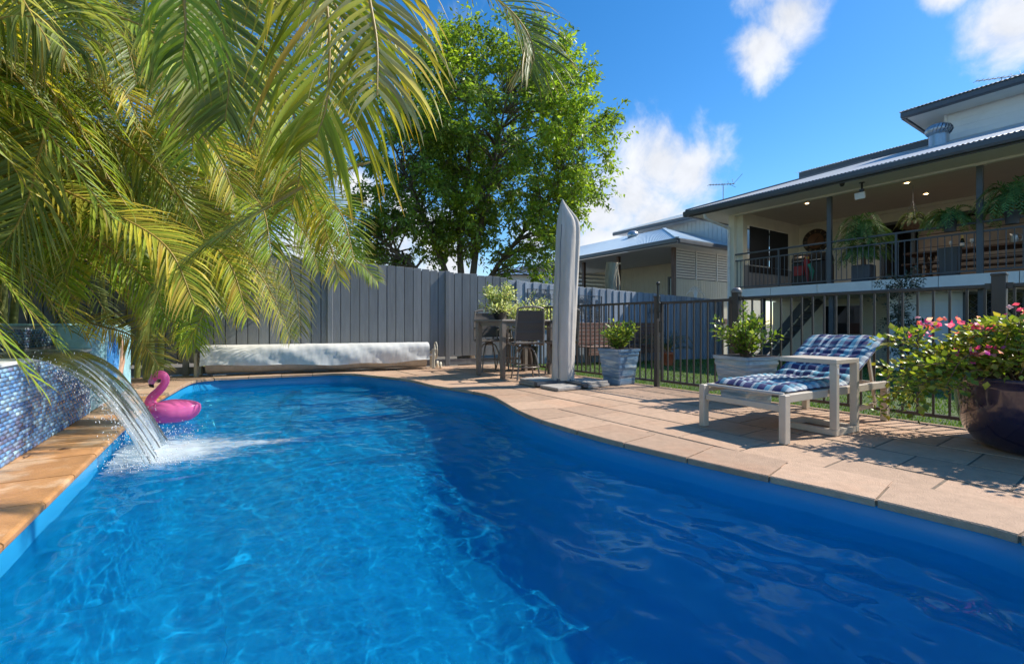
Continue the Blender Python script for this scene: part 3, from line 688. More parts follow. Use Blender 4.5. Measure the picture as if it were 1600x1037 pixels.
# ------------------------------------------------------------------ flamingo float
fp = Vector((-3.83, 5.10, WATER_Z)); fl = thing('flamingo_float', fp, 'pink inflatable flamingo float drifting by the pool corner', 'pool float')
ax = Vector((.985, .17, 0)).normalized(); ay = Vector((-ax.y, ax.x, 0))
m = MB(); prof = []; nU, nV = 44, 14
for i in range(nV + 1):
    a = math.pi * i / nV; prof.append((math.sin(a), -math.cos(a)))
P = []
for (r_, z) in prof:
    for k in range(nU):
        a = 2 * math.pi * k / nU; ca, sa = math.cos(a), math.sin(a); r0 = max(r_, .003)
        ex = .235 * (1 + .22 * max(0, ca) ** 3); puck = 1 - .035 * (math.sin(a * 16) * .5 + .5) * math.exp(-((z + .05) / .5) ** 2) * (1 if abs(z) < .8 else 0)
        x = r0 * ca * ex * puck; y = r0 * sa * .205 * puck; zz = z * .128 + .105 + .055 * max(0, ca) ** 4 * (1 - abs(z)) + (-.02 if z < 0 else 0)
        P.append(fp + ax * (x + .02) + ay * y + Z * zz)
m.add(P, [(i * nU + k, i * nU + (k + 1) % nU, (i + 1) * nU + (k + 1) % nU, (i + 1) * nU + k) for i in range(nV) for k in range(nU)], 0, True); m.build('body', 'pink_vinyl', fl)
def FP(x, z, y=0): return fp + ax * x + ay * y + Z * z
neck = smooth_path([FP(-.15, .13), FP(-.20, .20), FP(-.175, .27), FP(-.105, .345), FP(-.055, .42), FP(-.055, .485), FP(-.10, .515), FP(-.15, .495), FP(-.172, .455)], 26)
m = MB(); m.tube(neck, [.072, .066, .060, .056, .053, .050, .048, .046, .044, .043, .042, .041, .040, .040, .040, .041, .042, .044, .046, .047, .047, .046, .043, .038, .030, .020], 14); nk = m.build('neck', 'pink_vinyl', fl)
m = MB(); m.tube([FP(-.166, .468), FP(-.186, .44), FP(-.19, .412)], [.036, .034, .026], 12); m.build('beak', 'pink_pale', fl)
m = MB(); m.tube([FP(-.19, .414), FP(-.186, .39), FP(-.166, .374)], [.027, .022, .006], 12); m.build('beak_tip', 'vinyl_black', fl)
for sg in (-1, 1): m = MB(); m.sphere(FP(-.13, .50, sg * .043), .009, 8, 6); m.build('eye', 'vinyl_black', fl)

# ------------------------------------------------------------------ pool cover roller
ra, rb = Vector((-5.42, 7.90, 0)), Vector((-1.60, 9.36, 0)); rt = (rb - ra).normalized(); rn = Vector((rt.y, -rt.x, 0)); RL = (rb - ra).length
roll = thing('pool_cover_roller', (ra + rb) / 2, 'pool blanket rolled on a long reel under a white cover at the far end', 'pool roller')
def RP(t, n, z): return ra + rt * t + rn * n + Z * z
NU, NW = 90, 14; V_, F_ = [], []
def rwob(t, k): return .012 * math.sin(t * 5.1 + k) + .008 * math.sin(t * 13.7 + k * 2.1) + .005 * math.sin(t * 31 + k)
for i in range(NU + 1):                                       # the rolled blanket
    t = .12 + (RL - .30) * i / NU; rad = .205 + .006 * math.sin(t * 9)
    for k in range(16): a = 2 * math.pi * k / 16; V_.append(RP(t, math.cos(a) * rad, .245 + math.sin(a) * (rad - .005) - (.02 if math.sin(a) < -.5 else 0))[:])
F_ = [(i * 16 + k, i * 16 + (k + 1) % 16, (i + 1) * 16 + (k + 1) % 16, (i + 1) * 16 + k) for i in range(NU) for k in range(16)]
np_mesh('rolled_blanket', V_, F_, 'blanket_beige', None, roll, smooth=True)
V_, F_ = [], []
COV = [(.262, .165), (.264, .22), (.262, .29), (.256, .37), (.244, .43), (.215, .485), (.16, .518), (.07, .530), (-.02, .530), (-.11, .518), (-.18, .485), (-.215, .43), (-.225, .34), (-.228, .26), (-.23, .2)]
def cov(k, t):
    a, z = COV[k]; w = .010 * math.sin(t * 7.3 + k * 1.1) + .009 * math.sin(t * 3.1 - k * .8 + 1) + .006 * math.sin(t * 17 + k * 2.3) + .004 * math.sin(t * 41 + k)
    return a + w * (1.0 if k < 7 else .4), z + (.4 * w if k < 8 else 0) + (.022 * math.sin(t * 1.7 + .6) + .012 * math.sin(t * 5.3) if k == 0 else 0)
for i in range(NU + 1):                                       # the white cover hanging over it
    t = .06 + (RL - .20) * i / NU
    for k in range(NW + 1):
        a = R(-28 + 236 * k / NW); rad = .225 + rwob(t, k * .7) * .55; low = .03 * math.sin(t * 1.3 + 1) if k in (0,) else 0
        V_.append(RP(t, cov(k, t)[0], cov(k, t)[1])[:])
F_ = [(i * (NW + 1) + k, (i + 1) * (NW + 1) + k, (i + 1) * (NW + 1) + k + 1, i * (NW + 1) + k + 1) for i in range(NU) for k in range(NW)]
np_mesh('cover_sheet', V_, F_, 'cover_white', None, roll, smooth=True)
for t in (-.02, RL - .04):
    m = MB(); m.bar(RP(t, .13, 0.0), RP(t, .13, .40), .05, .05); m.bar(RP(t, .13, .38), RP(t, -.1, .30), .04, .04); m.bar(RP(t, -.13, 0), RP(t, -.13, .34), .045, .045); m.build('stand', 'cream_plastic', roll)
m = MB(); m.tube([RP(-.05, 0, .26), RP(RL + .02, 0, .26)], .03, 10); m.build('axle', 'white_plastic', roll)
m = MB(); m.tube([RP(RL + .03, math.cos(a) * .17, .36 + math.sin(a) * .17) for a in np.linspace(0, 2 * math.pi, 25)], .011, 6, cap=False)
for a in (0.3, 2.4, 4.5): m.tube([RP(RL + .03, 0, .36), RP(RL + .03, math.cos(a) * .17, .36 + math.sin(a) * .17)], .008, 6)
m.build('hand_wheel', 'cream_plastic', roll)
for n_ in (.16, -.16):
    m = MB(); ax3 = Matrix((tuple(rt), tuple(rn), (0, 0, 1))).transposed(); m.lathe([(.02, -.02), (.055, -.02), (.065, -.012), (.065, .012), (.055, .02), (.02, .02)], RP(RL + .10, n_, .066), 16, axis=Matrix(((0, 0, 1), (0, 1, 0), (1, 0, 0)))); m.build('castor_wheel', 'cream_plastic', roll)

# ------------------------------------------------------------------ paling fences
JN = Vector((-.05, 10.43, 0))
def paling_fence(p0, p1, nrm, h0, h1, b0, b1, mat, label, name, bw=.155, gap_bottom=.16, plinth=True, lapped=True):
    L_ = (p1 - p0).length; t = (p1 - p0).normalized(); f = thing(name, p0, label, 'fence'); rz = math.atan2(t.y, t.x); pitch = bw * .80 if lapped else bw + .013; n = int(L_ / pitch)
    fm = MB(); fm.box(-bw / 2, bw / 2, -.0095, .0095, 0, 1, ch=.003); fme = fm.mesh('paling', mat)
    for i in range(n + 1):
        s = i * pitch; q = s / L_; h = h0 + (h1 - h0) * q; b = b0 + (b1 - b0) * q; back = i % 2
        piece('paling', fme, f, p0 + t * s + nrm * ((.02 - .024 * back) if lapped else .02 + random.uniform(-.002, .002)) + Z * (b + gap_bottom + random.uniform(-.006, .006)), rz + random.uniform(-.012, .012), (random.uniform(.97, 1.02), 1, h - b - gap_bottom + random.uniform(-.008, .008)))
    if not lapped:
        m = MB(); m.add([p + nrm * o_ + Z * z_ for o_ in (.002, -.012) for (p, z_) in ((p0, .22), (p1, .22), (p1, h1 - .03), (p0, h0 - .03))], [(0, 1, 2, 3), (7, 6, 5, 4), (0, 4, 5, 1), (3, 2, 6, 7), (1, 5, 6, 2), (0, 3, 7, 4)]); m.build('dark_gap_sheet', 'charcoal', f)  # added dark sheet, stands in for shade in the gaps between palings
    for zf in (.32, .82):
        m = MB(); m.bar(p0 + nrm * -.04 + Z * (b0 + (h0 - b0) * zf), p1 + nrm * -.04 + Z * (b1 + (h1 - b1) * zf), .035, .07); m.build('rail', mat, f)
    if plinth:
        m = MB(); m.bar(p0 + nrm * -.005 + Z * (b0 + .075), p1 + nrm * -.005 + Z * (b1 + .075), .03, .13); m.build('plinth_board', mat, f)
    k = int(L_ / 2.35)
    for i in range(k + 1):
        s = .18 + i * 2.35
        if s > L_: break
        q = s / L_; m = MB(); m.bar(p0 + t * s + nrm * .055 + Z * (b0 + (b1 - b0) * q - .05), p0 + t * s + nrm * .055 + Z * (h0 + (h1 - h0) * q + .01), .095, .05, up=nrm, ch=.006); m.build('post', mat, f)
    return f
fl0 = LF_P - LF_T * 7.6; q = (JN - fl0).length
paling_fence(fl0, JN - LF_T * .05, LF_N, 2.42, 1.95, 0, 0, 'fence_dark', 'tall charcoal paling fence behind the pool cover roller', 'paling_fence', bw=.165, gap_bottom=.20, lapped=False)
RF_N = -U
rf1 = JN + V * 8.3
paling_fence(JN, rf1, RF_N, 1.90, 1.68, -.10, -.28, 'fence_blue', 'blue grey lapped paling fence along the lawn below the neighbouring house', 'paling_fence', bw=.15, gap_bottom=.06, plinth=False)

# laser-cut screens on the lawn fence
def screen(t0, w, z0, z1, label, seed):
    rs = random.Random(seed); c = JN + V * t0 - U * .075; s_ = thing('fence_screen', c + Z * z0, label, 'garden screen', 'cut metal screens on the lawn fence')
    def SP(a, z): return c + V * a + Z * z
    m = MB(); e = .022
    for (a, b) in (((0, z0), (w, z0)), ((0, z1), (w, z1)), ((0, z0), (0, z1)), ((w, z0), (w, z1))): m.bar(SP(*a), SP(*b), .012, .03, up=U)
    m.build('screen_frame', 'charcoal', s_)
    m = MB()
    for k in range(34):
        cx, cz, r0 = rs.uniform(.06, w - .06), rs.uniform(z0 + .06, z1 - .06), rs.uniform(.05, .12); a0 = rs.uniform(0, 6.3); turn = rs.choice((-1, 1)) * rs.uniform(4, 8)
        pts = []
        for q in np.linspace(0, 1, 14):
            rr_ = r0 * (1 - .82 * q); x = cx + rr_ * math.cos(a0 + turn * q); zz = cz + rr_ * math.sin(a0 + turn * q); pts.append(SP(min(max(x, .0), w), min(max(zz, z0), z1)))
        for i in range(len(pts) - 1):
            if (pts[i + 1] - pts[i]).length > .004: m.bar(pts[i], pts[i + 1], .006, .022 * (1 - .5 * i / 14), up=U.cross((pts[i + 1] - pts[i])))
    m.build('scroll_pattern', 'charcoal', s_, kind='stuff')
screen(2.02, .78, .70, 1.62, 'dark scroll-cut metal screen on the fence behind the folded umbrella', 3)
screen(4.55, .80, .30, 1.52, 'dark scroll-cut metal screen on the fence behind the gate post', 5)
screen(.45, .80, .85, 1.72, 'dark scroll-cut metal screen on the fence behind the white shrubs', 8)

# timber bench with slatted back against the lawn fence
bc = JN + V * 1.75 - U * .42; bench = thing('timber_bench', bc + Z * -.15, 'long dark timber bench with slatted back in front of the lawn fence', 'bench')
def BP(a, d, z): return bc + V * a - U * d + Z * z
BL = 3.0; sm = MB(); sm.box(0, BL, -.0125, .0125, -.042, .042, ch=.004); sme = sm.mesh('slat', 'bench_brown'); brz = math.atan2(V.y, V.x)
for i in range(6): piece('back_slat', sme, bench, BP(0, -.12, .42 + i * .094), brz)
s2 = MB(); s2.box(0, BL, -.045, .045, -.014, .014, ch=.004); s2m = s2.mesh('seat_slat', 'bench_brown')
for i in range(4): piece('seat_slat', s2m, bench, BP(0, -.04 + i * .105, .345), brz)
for i in range(2): piece('apron_slat', sme, bench, BP(0, .30, .28 - i * .094), brz)
for a in (.05, 1.5, 2.95):
    m = MB(); m.bar(BP(a, .25, -.2), BP(a, .25, .33), .07, .07); m.bar(BP(a, -.16, -.2), BP(a, -.16, .92), .07, .05); m.build('leg', 'bench_brown', bench)

# cut log standing behind the lawn fence
lp = D(955, 430, 13.6); log = thing('log', (lp.x, lp.y, -.3), 'pale weathered cut tree trunk rising above the lawn fence', 'tree trunk')
m = MB(); m.tube([(lp.x, lp.y, -.3), (lp.x + .01, lp.y, 1.2), (lp.x - .02, lp.y, 2.2), (lp.x + .03, lp.y, 2.72)], [.22, .19, .17, .185], 14, cap=False); m.build('trunk', 'log_pale', log)
m = MB(); m.add([(lp.x + .03 + .185 * math.cos(a), lp.y + .185 * math.sin(a), 2.722 + .03 * math.cos(a * 3)) for a in np.linspace(0, 2 * math.pi, 14, endpoint=False)], [tuple(range(14))]); m.build('cut_end', 'log_end', log)
m = MB(); m.tube(smooth_path([(lp.x + .20, lp.y - .1, 1.4), (lp.x + .22, lp.y - .1, 2.1), (lp.x + .16, lp.y - .08, 2.62), (lp.x + .26, lp.y - .1, 2.70)], 12), .022, 6); m.build('vine_stem', 'log_end', log)

# ------------------------------------------------------------------ pool fence and gate
def FL(t, n=0.0, z=0.0): return F0 + FDIR * t + FN * n + Z * z
pf = thing('pool_fence', F0, 'bronze metal picket pool fence between the paving and the lawn', 'fence')
pkm = MB(); pkm.box(-.0085, .0085, -.0085, .0085, 0, 1); pk_me = pkm.mesh('picket', 'pool_fence'); frz = math.atan2(FDIR.y, FDIR.x)
runs = [(-3.85, -.04), (1.22, 3.40), (3.46, 5.75), (5.81, 8.2)]
for (a, b) in runs:
    m = MB(); m.bar(FL(a, 0, 1.215), FL(b, 0, 1.215), .038, .034, ch=.006); m.build('top_rail', 'pool_fence', pf)
    m = MB(); m.bar(FL(a, 0, .075), FL(b, 0, .075), .036, .03); m.build('bottom_rail', 'pool_fence', pf)
    n = int((b - a) / .105); st = (b - a) / n
    for i in range(n): piece('picket', pk_me, pf, FL(a + (i + .5) * st, 0, .088), frz, (1, 1, 1.112))
def cap_dome(m, t):
    m.lathe([(.062, 1.285), (.064, 1.30), (.055, 1.325), (.035, 1.345), (.001, 1.352)], FL(t), 16)
for (t, h, w, dome) in ((-3.88, 1.25, .05, 0), (0, 1.285, .062, 0), (1.19, 1.285, .085, 1), (3.43, 1.30, .085, 0), (5.78, 1.30, .085, 0), (-2.0, 1.23, .04, 0)):
    m = MB(); m.bar(FL(t, 0, -.02), FL(t, 0, h), w, w, up=FDIR, ch=.004); p_ = m.build('post', 'pool_fence', pf)
    m = MB()
    if dome: cap_dome(m, t); m.build('post_cap', 'bronze_alu', p_)
    else: m.frame_box(FL(t, 0, h + .008), FDIR * (w / 2 + .005), FN * (w / 2 + .005), Z * .012, ch=.006); m.build('post_cap', 'pool_fence', p_)
    if w > .08:
        m = MB()
        for sg in (-1, 1):
            for zz in (1.215, .075): m.frame_box(FL(t + sg * .06, 0, zz), FDIR * .022, FN * .026, Z * .024)
        m.build('bracket', 'pool_fence', p_)
gate = thing('pool_gate', FL(.6), 'bronze metal picket pool gate with a tall latch', 'gate')
for (z, h) in ((1.20, .034), (.085, .034)):
    m = MB(); m.bar(FL(.09, 0, z), FL(1.11, 0, z), .036, h, ch=.005); m.build('gate_rail', 'pool_fence', gate)
for t in (.09, 1.11):
    m = MB(); m.bar(FL(t, 0, .07), FL(t, 0, 1.22), .034, .034, up=FDIR); m.build('gate_stile', 'pool_fence', gate)
for i in range(9): piece('picket', pk_me, gate, FL(.19 + i * .1025, 0, .10), frz, (1, 1, 1.09))
m = MB(); m.tube([FL(.045, -.03, .98), FL(.045, -.03, 1.46)], .017, 10); m.sphere(FL(.045, -.03, 1.48), .028, 10, 8); m.frame_box(FL(.06, -.03, 1.14), FDIR * .03, FN * .025, Z * .07, ch=.01); m.frame_box(FL(.075, -.01, .86), FDIR * .025, FN * .02, Z * .08, ch=.01); m.build('latch', 'vinyl_black', gate)

# ------------------------------------------------------------------ covered umbrella on its slab base
ub = Vector((.755, 6.72, 0)); um = thing('patio_umbrella', ub, 'folded patio umbrella in a tall grey zipped cover on concrete slabs', 'umbrella')
sec = [(.075, -.165, .165, .10), (.20, -.162, .158, .125), (.5, -.158, .165, .13), (.9, -.152, .185, .135), (1.3, -.138, .205, .135), (1.8, -.112, .230, .13), (2.1, -.098, .246, .12), (2.30, -.088, .248, .105), (2.40, -.080, .232, .09), (2.47, -.072, .195, .078), (2.54, -.062, .14, .062), (2.61, -.05, .082, .046), (2.68, -.036, .03, .028), (2.72, -.024, .006, .014), (2.74, -.014, -.002, .005)]
NS = 72; V_, F_ = [], []; dense = []
for k in range(60):
    zq = sec[0][0] + (sec[-1][0] - sec[0][0]) * k / 59
    for a, b in zip(sec, sec[1:]):
        if a[0] <= zq <= b[0] + 1e-9: f_ = (zq - a[0]) / (b[0] - a[0]); dense.append([zq] + [a[j] + (b[j] - a[j]) * f_ for j in (1, 2, 3)]); break
for (z, x0, x1, dp) in dense:
    for k in range(NS):
        a = 2 * math.pi * k / NS; ca, sa = math.cos(a), math.sin(a); sx = math.copysign(abs(ca) ** .75, ca); sy = math.copysign(abs(sa) ** .8, sa)
        fold = 1 + .13 * math.sin(a * 4 + z * .55 + .6) + .08 * math.sin(a * 7 - z * .9 + 1.0 + .5 * math.sin(z * 1.7)) * min(1, z * .7) + .035 * math.sin(a * 13 + z * 1.9) + .018 * math.sin(z * 6 + a * 2) * (1 if z < .7 else .3)
        V_.append(((x0 + x1) / 2 + ub.x + sx * (x1 - x0) / 2 * (1 + (fold - 1) * .30), ub.y + sy * dp * fold, z))
m_ = len(dense); F_ = [(i * NS + k, i * NS + (k + 1) % NS, (i + 1) * NS + (k + 1) % NS, (i + 1) * NS + k) for i in range(m_ - 1) for k in range(NS)]
cv = np_mesh('cover', V_, F_, 'cover_grey', None, um, smooth=True)
m = MB(); m.tube(smooth_path([(ub.x - .085 + (.035 if z > 1 else 0) * (z - 1) + .006 * math.sin(z * 9), ub.y - .128 - (.012 if z < 2 else -.03), z) for z in np.linspace(.12, 2.35, 16)], 40), .006, 6); m.build('zip_seam', 'charcoal_light', cv)
m = MB(); m.tube([(ub.x, ub.y, .08), (ub.x, ub.y, 2.6)], .03, 10); m.build('pole', 'bronze_alu', um)
m = MB(); m.bar(ub + Z * .05 + V * -.5, ub + Z * .05 + V * .5, .08, .05); m.bar(ub + Z * .05 + U * -.5, ub + Z * .05 + U * .5, .08, .05); m.box(ub.x - .1, ub.x + .1, ub.y - .1, ub.y + .1, .03, .10); m.build('base_frame', 'charcoal', um)
for (a, b, zo) in ((-.27, -.27, 0), (.27, -.27, 0), (-.27, .27, 0), (.27, .27, 0), (.25, -.26, .042), (-.26, .25, .042)):
    m = MB(); m.frame_box(ub + V * a + U * b + Z * (.022 + zo), V * .205, U * .205, Z * .020, ch=.005); m.build('base_slab', 'concrete', um)

# ------------------------------------------------------------------ bar table and stools
tq = [Vector((-.61, 8.02, 0)), Vector((-.16, 7.50, 0))]; te2 = (tq[1] - tq[0]).normalized(); te1 = Vector((-te2.y, te2.x, 0)); tw_, tl_ = .70, 1.15
tc = (tq[0] + tq[1]) / 2 + te1 * tl_ / 2; tb_ = thing('bar_table', tc, 'square legged bronze bar table by the paling fence', 'table')
m = MB(); m.frame_box(tc + Z * .955, te1 * (tl_ / 2 + .04), te2 * (tw_ / 2 + .04), Z * .018, ch=.006); tt_ = m.build('table_top', 'bronze_alu', tb_)
m = MB()
for sg in (-1, 1): m.frame_box(tc + te1 * (sg * (tl_ / 2 - .03)) + Z * .90, te1 * .014, te2 * (tw_ / 2 - .03), Z * .034); m.frame_box(tc + te2 * (sg * (tw_ / 2 - .03)) + Z * .90, te2 * .014, te1 * (tl_ / 2 - .03), Z * .034)
m.build('apron', 'bronze_alu', tb_)
for a in (-1, 1):
    for b in (-1, 1):
        m = MB(); p = tc + te1 * (a * (tl_ / 2 - .02)) + te2 * (b * (tw_ / 2 - .02)); P = []
        for (z, w) in ((0, .032), (.94, .042)):
            P += [p + te1 * (i * w) + te2 * (j * w) + Z * z for (i, j) in ((-1, -1), (1, -1), (1, 1), (-1, 1))]
        m.add(P, [(3, 2, 1, 0), (4, 5, 6, 7), (0, 1, 5, 4), (1, 2, 6, 5), (2, 3, 7, 6), (3, 0, 4, 7)]); m.build('leg', 'bronze_alu', tb_)
def make_stool(label):                                       # faces +Y locally, back at -Y
    s = thing('bar_stool', (0, 0, 0), label, 'bar stool', 'bar stools round the bar table')
    for k in range(4):
        a = R(45 + 90 * k); c, q = math.cos(a), math.sin(a); m = MB()
        m.tube(smooth_path([(c * .04, q * .04, .52), (c * .13, q * .13, .50), (c * .20, q * .20, .36), (c * .235, q * .235, .18), (c * .27, q * .27, 0)], 14), .014, 8); m.build('leg', 'bronze_alu', s)
    m = MB(); m.tube([(math.cos(a) * .225, math.sin(a) * .225, .21) for a in np.linspace(0, 2 * math.pi, 29)], .012, 6, cap=False); m.build('foot_ring', 'bronze_alu', s)
    m = MB(); m.lathe([(.001, .50), (.07, .50), (.075, .53), (.06, .56), (.001, .56)], (0, 0, 0), 16); m.build('swivel', 'bronze_alu', s)
    m = MB(); m.box(-.225, .225, -.21, .23, .575, .605, ch=.012); m.build('seat', 'sling_dark', s)
    m = MB()
    for sg in (-1, 1):
        m.tube(smooth_path([(sg * .235, .24, .58), (sg * .24, -.18, .57), (sg * .235, -.225, .66), (sg * .225, -.265, .95), (sg * .205, -.30, 1.14)], 16), .015, 8)
    m.tube(smooth_path([(-.205, -.30, 1.14), (-.1, -.315, 1.165), (.1, -.315, 1.165), (.205, -.30, 1.14)], 9), .015, 8); m.tube([(-.235, .24, .58), (.235, .24, .58)], .014, 8); m.tube([(-.235, -.21, .60), (.235, -.21, .60)], .014, 8); m.build('frame', 'bronze_alu', s)
    m = MB(); n = 10; P = []
    for i in range(n + 1):
        q = i / n; z = .64 + .47 * q; y = -.222 - .075 * q + .006 * math.sin(q * 20); w = .222 - .02 * q
        P += [(-w, y, z), (-w * .5, y - .014, z), (0, y - .02, z), (w * .5, y - .014, z), (w, y, z)]
    m.add(P, [(i * 5 + k, i * 5 + k + 1, (i + 1) * 5 + k + 1, (i + 1) * 5 + k) for i in range(n) for k in range(4)], 0, True); bk = m.build('backrest', 'sling_dark', s)
    for z in (.78, .93): m = MB(); q = (z - .64) / .47; m.bar((-.21, -.245 - .075 * q, z), (.21, -.245 - .075 * q, z), .006, .008); m.build('seam', 'charcoal', bk)
    for sg in (-1, 1): m = MB(); m.tube(smooth_path([(sg * .232, -.235, .80), (sg * .27, -.10, .83), (sg * .275, .10, .80), (sg * .24, .2, .60)], 12), .014, 8); m.build('armrest', 'bronze_alu', s)
    return s
stool = make_stool('bronze bar stool with dark sling back turned towards the pool'); first = True
for (p, face, lab) in ((Vector((.22, 7.42, 0)), te1 * .5 - te2, None), (Vector((.86, 8.18, 0)), -te2 + te1 * .2, 'bronze bar stool half hidden behind the folded umbrella'),
                       (Vector((-.44, 8.74, 0)), te2 - te1 * .4, 'bronze bar stool tucked in on the fence side, at the left table leg'), (Vector((-.05, 9.15, 0)), te2, 'bronze bar stool on the fence side, under the potted shrub')):
    s = stool if first else copy_tree(stool); first = False; s.location = p; s.rotation_euler.z = math.atan2(face.y, face.x) - math.pi / 2
    if lab: s['label'] = lab

# ------------------------------------------------------------------ sun lounger with cushion
LA = Vector((1.70, 4.03, 0)); e1 = Vector((.865, .50, 0)).normalized(); e2 = Vector((.57, -.82, 0)); e2 = (e2 - e1 * e2.dot(e1)).normalized(); LWd, LLn = .70, 1.66
lou = thing('sun_lounger', LA + e1 * .8 + e2 * .35, 'taupe framed sun lounger with a blue plaid cushion', 'sun lounger')
def LQ(s, w, z): return LA + e1 * s + e2 * w + Z * z
for (s, w) in ((0, 0), (0, LWd), (LLn, 0), (LLn, LWd)):
    m = MB(); m.frame_box(LQ(s, w, .183), e1 * .034, e2 * .026, Z * .183, ch=.004); m.build('leg', 'frame_taupe', lou)
for w in (0, LWd): m = MB(); m.bar(LQ(.036, w, .338), LQ(LLn - .036, w, .338), .045, .062, ch=.004); m.build('side_rail', 'frame_taupe', lou)
for (s, z) in ((0, .26), (LLn, .33)): m = MB(); m.bar(LQ(s, .028, z), LQ(s, LWd - .028, z), .03, .05, ch=.004); m.build('end_rail', 'frame_taupe', lou)
HS, BA, BLn = 1.02, R(29), .78
cb, sb_ = math.cos(BA), math.sin(BA)
def BQ(q, w, off=0.0): return LQ(HS + q * cb - off * sb_, w, .352 + q * sb_ + off * cb)
m = MB()
for w in (.055, LWd - .055): m.bar(BQ(0, w), BQ(BLn, w), .03, .03, ch=.004)
m.bar(BQ(BLn, .055), BQ(BLn, LWd - .055), .03, .03); m.build('backrest_frame', 'frame_taupe', lou)
m = MB(); P = []
for i in range(13):
    q = i / 12; s = .03 + q * (HS - .03); P += [LQ(s, w, .362 - .014 * math.sin(math.pi * q) * (1 - (2 * j / 4 - 1) ** 2)) for j, w in enumerate(np.linspace(.03, LWd - .03, 5))]
for i in range(1, 9): P += [BQ(BLn * i / 8, w, .012) for w in np.linspace(.06, LWd - .06, 5)]
m.add(P, [(i * 5 + k, (i + 1) * 5 + k, (i + 1) * 5 + k + 1, i * 5 + k + 1) for i in range(20) for k in range(4)], 0, True); m.build('sling', 'cover_grey', lou)
m = MB(); m.tube([LQ(.03, .02, .364), LQ(.03, LWd - .02, .364)], .014, 8); m.build('sling_rod', 'cover_grey', lou)
for w in (.07, LWd - .07): m = MB(); m.bar(BQ(.55, w), LQ(HS + .62, w, .14), .02, .03); m.bar(LQ(HS + .30, w, .13), LQ(HS + .62, w, .14), .02, .04); m.build('backrest_strut', 'frame_taupe', lou)
# plaid cushion: tufted rolls, colours woven by the material from the cushion's own coordinates
def plaid():
    m = bpy.data.materials.new('plaid'); m.use_nodes = True; nt = m.node_tree; N = nt.nodes; L = nt.links; b = N['Principled BSDF']; b.inputs['Roughness'].default_value = .85
    at = N.new('ShaderNodeAttribute'); at.attribute_name = 'col'; sp = N.new('ShaderNodeSeparateColor'); L.new(at.outputs['Color'], sp.inputs[0])
    stops = [(0, (.045, .045, .14)), (.10, (.13, .36, .46)), (.15, (.70, .73, .70)), (.20, (.045, .045, .14)), (.30, (.70, .73, .70)), (.325, (.045, .045, .14)), (.38, (.45, .52, .56)), (.42, (.045, .045, .14)), (.52, (.70, .73, .70)), (.55, (.13, .36, .46)), (.60, (.045, .045, .14)),
             (.68, (.14, .45, .58)), (.74, (.70, .73, .70)), (.78, (.045, .045, .14)), (.88, (.13, .36, .46)), (.93, (.50, .56, .56)), (.97, (.045, .045, .14))]
    def ramp(sock, sh):
        r_ = N.new('ShaderNodeValToRGB'); r_.color_ramp.interpolation = 'CONSTANT'; el = r_.color_ramp.elements
        while len(el) > 1: el.remove(el[-1])
        el[0].position = 0; el[0].color = (*stops[0][1], 1)
        for (p, c) in stops[1:]: e_ = el.new(p); e_.color = (*c, 1)
        mt = N.new('ShaderNodeMath'); mt.operation = 'FRACT'; ml = N.new('ShaderNodeMath'); ml.operation = 'MULTIPLY'; ml.inputs[1].default_value = sh; L.new(sock, ml.inputs[0]); L.new(ml.outputs[0], mt.inputs[0]); L.new(mt.outputs[0], r_.inputs[0]); return r_.outputs[0]
    mx = N.new('ShaderNodeMix'); mx.data_type = 'RGBA'; mx.inputs[0].default_value = .36; L.new(ramp(sp.outputs[0], 1.0), mx.inputs[6]); L.new(ramp(sp.outputs[1], 3.0), mx.inputs[7]); L.new(mx.outputs[2], b.inputs['Base Color'])
    MATS['plaid'] = m
plaid()
NSs, NWs = 150, 40; V_, C_, F_ = [], [], []; total = (HS - .10) + BLn + .06
for side in (1, 0):
    for i in range(NSs + 1):
        q = i / NSs * total; s = .10 + q
        for j in range(NWs + 1):
            w = j / NWs; ww = .02 + w * (LWd - .04); ed = min(1, min(w, 1 - w) / .09) ** .5; es = min(1, min(i, NSs - i) / 7) ** .5
            tuft = abs(math.sin(q / .105 * math.pi)) ** .45; tuft2 = .9 + .1 * abs(math.sin(w * math.pi * 5)) ** .5
            if q > total - .26: tuft = .6 + .4 * math.sin((q - total + .26) / .26 * math.pi); tuft2 = 1.12
            th = (.014 + .036 * tuft * tuft2 + .006 * math.sin(w * 23 + q * 9)) * ed * es if side else 0
            sag = .012 * math.sin(w * 7 + q * 3)
            if s < HS: p = LQ(s, ww, .372 + th + sag * (1 - .5 * side))
            else: p = BQ(s - HS, ww, .024 + th)
            V_.append(p[:]); C_.append((w * .96 + .02, min(.999, q / total), 0))
o1 = (NSs + 1) * (NWs + 1)
for side, off in ((1, 0), (0, o1)):
    for i in range(NSs):
        for j in range(NWs): a = off + i * (NWs + 1) + j; f = (a, a + NWs + 1, a + NWs + 2, a + 1); F_.append(f if side else f[::-1])
cush = np_mesh('lounger_cushion', V_, F_, 'plaid', np.array(C_), None, smooth=True); tag(cush, 'quilted navy, aqua and white plaid cushion laid on the sun lounger', 'cushion')

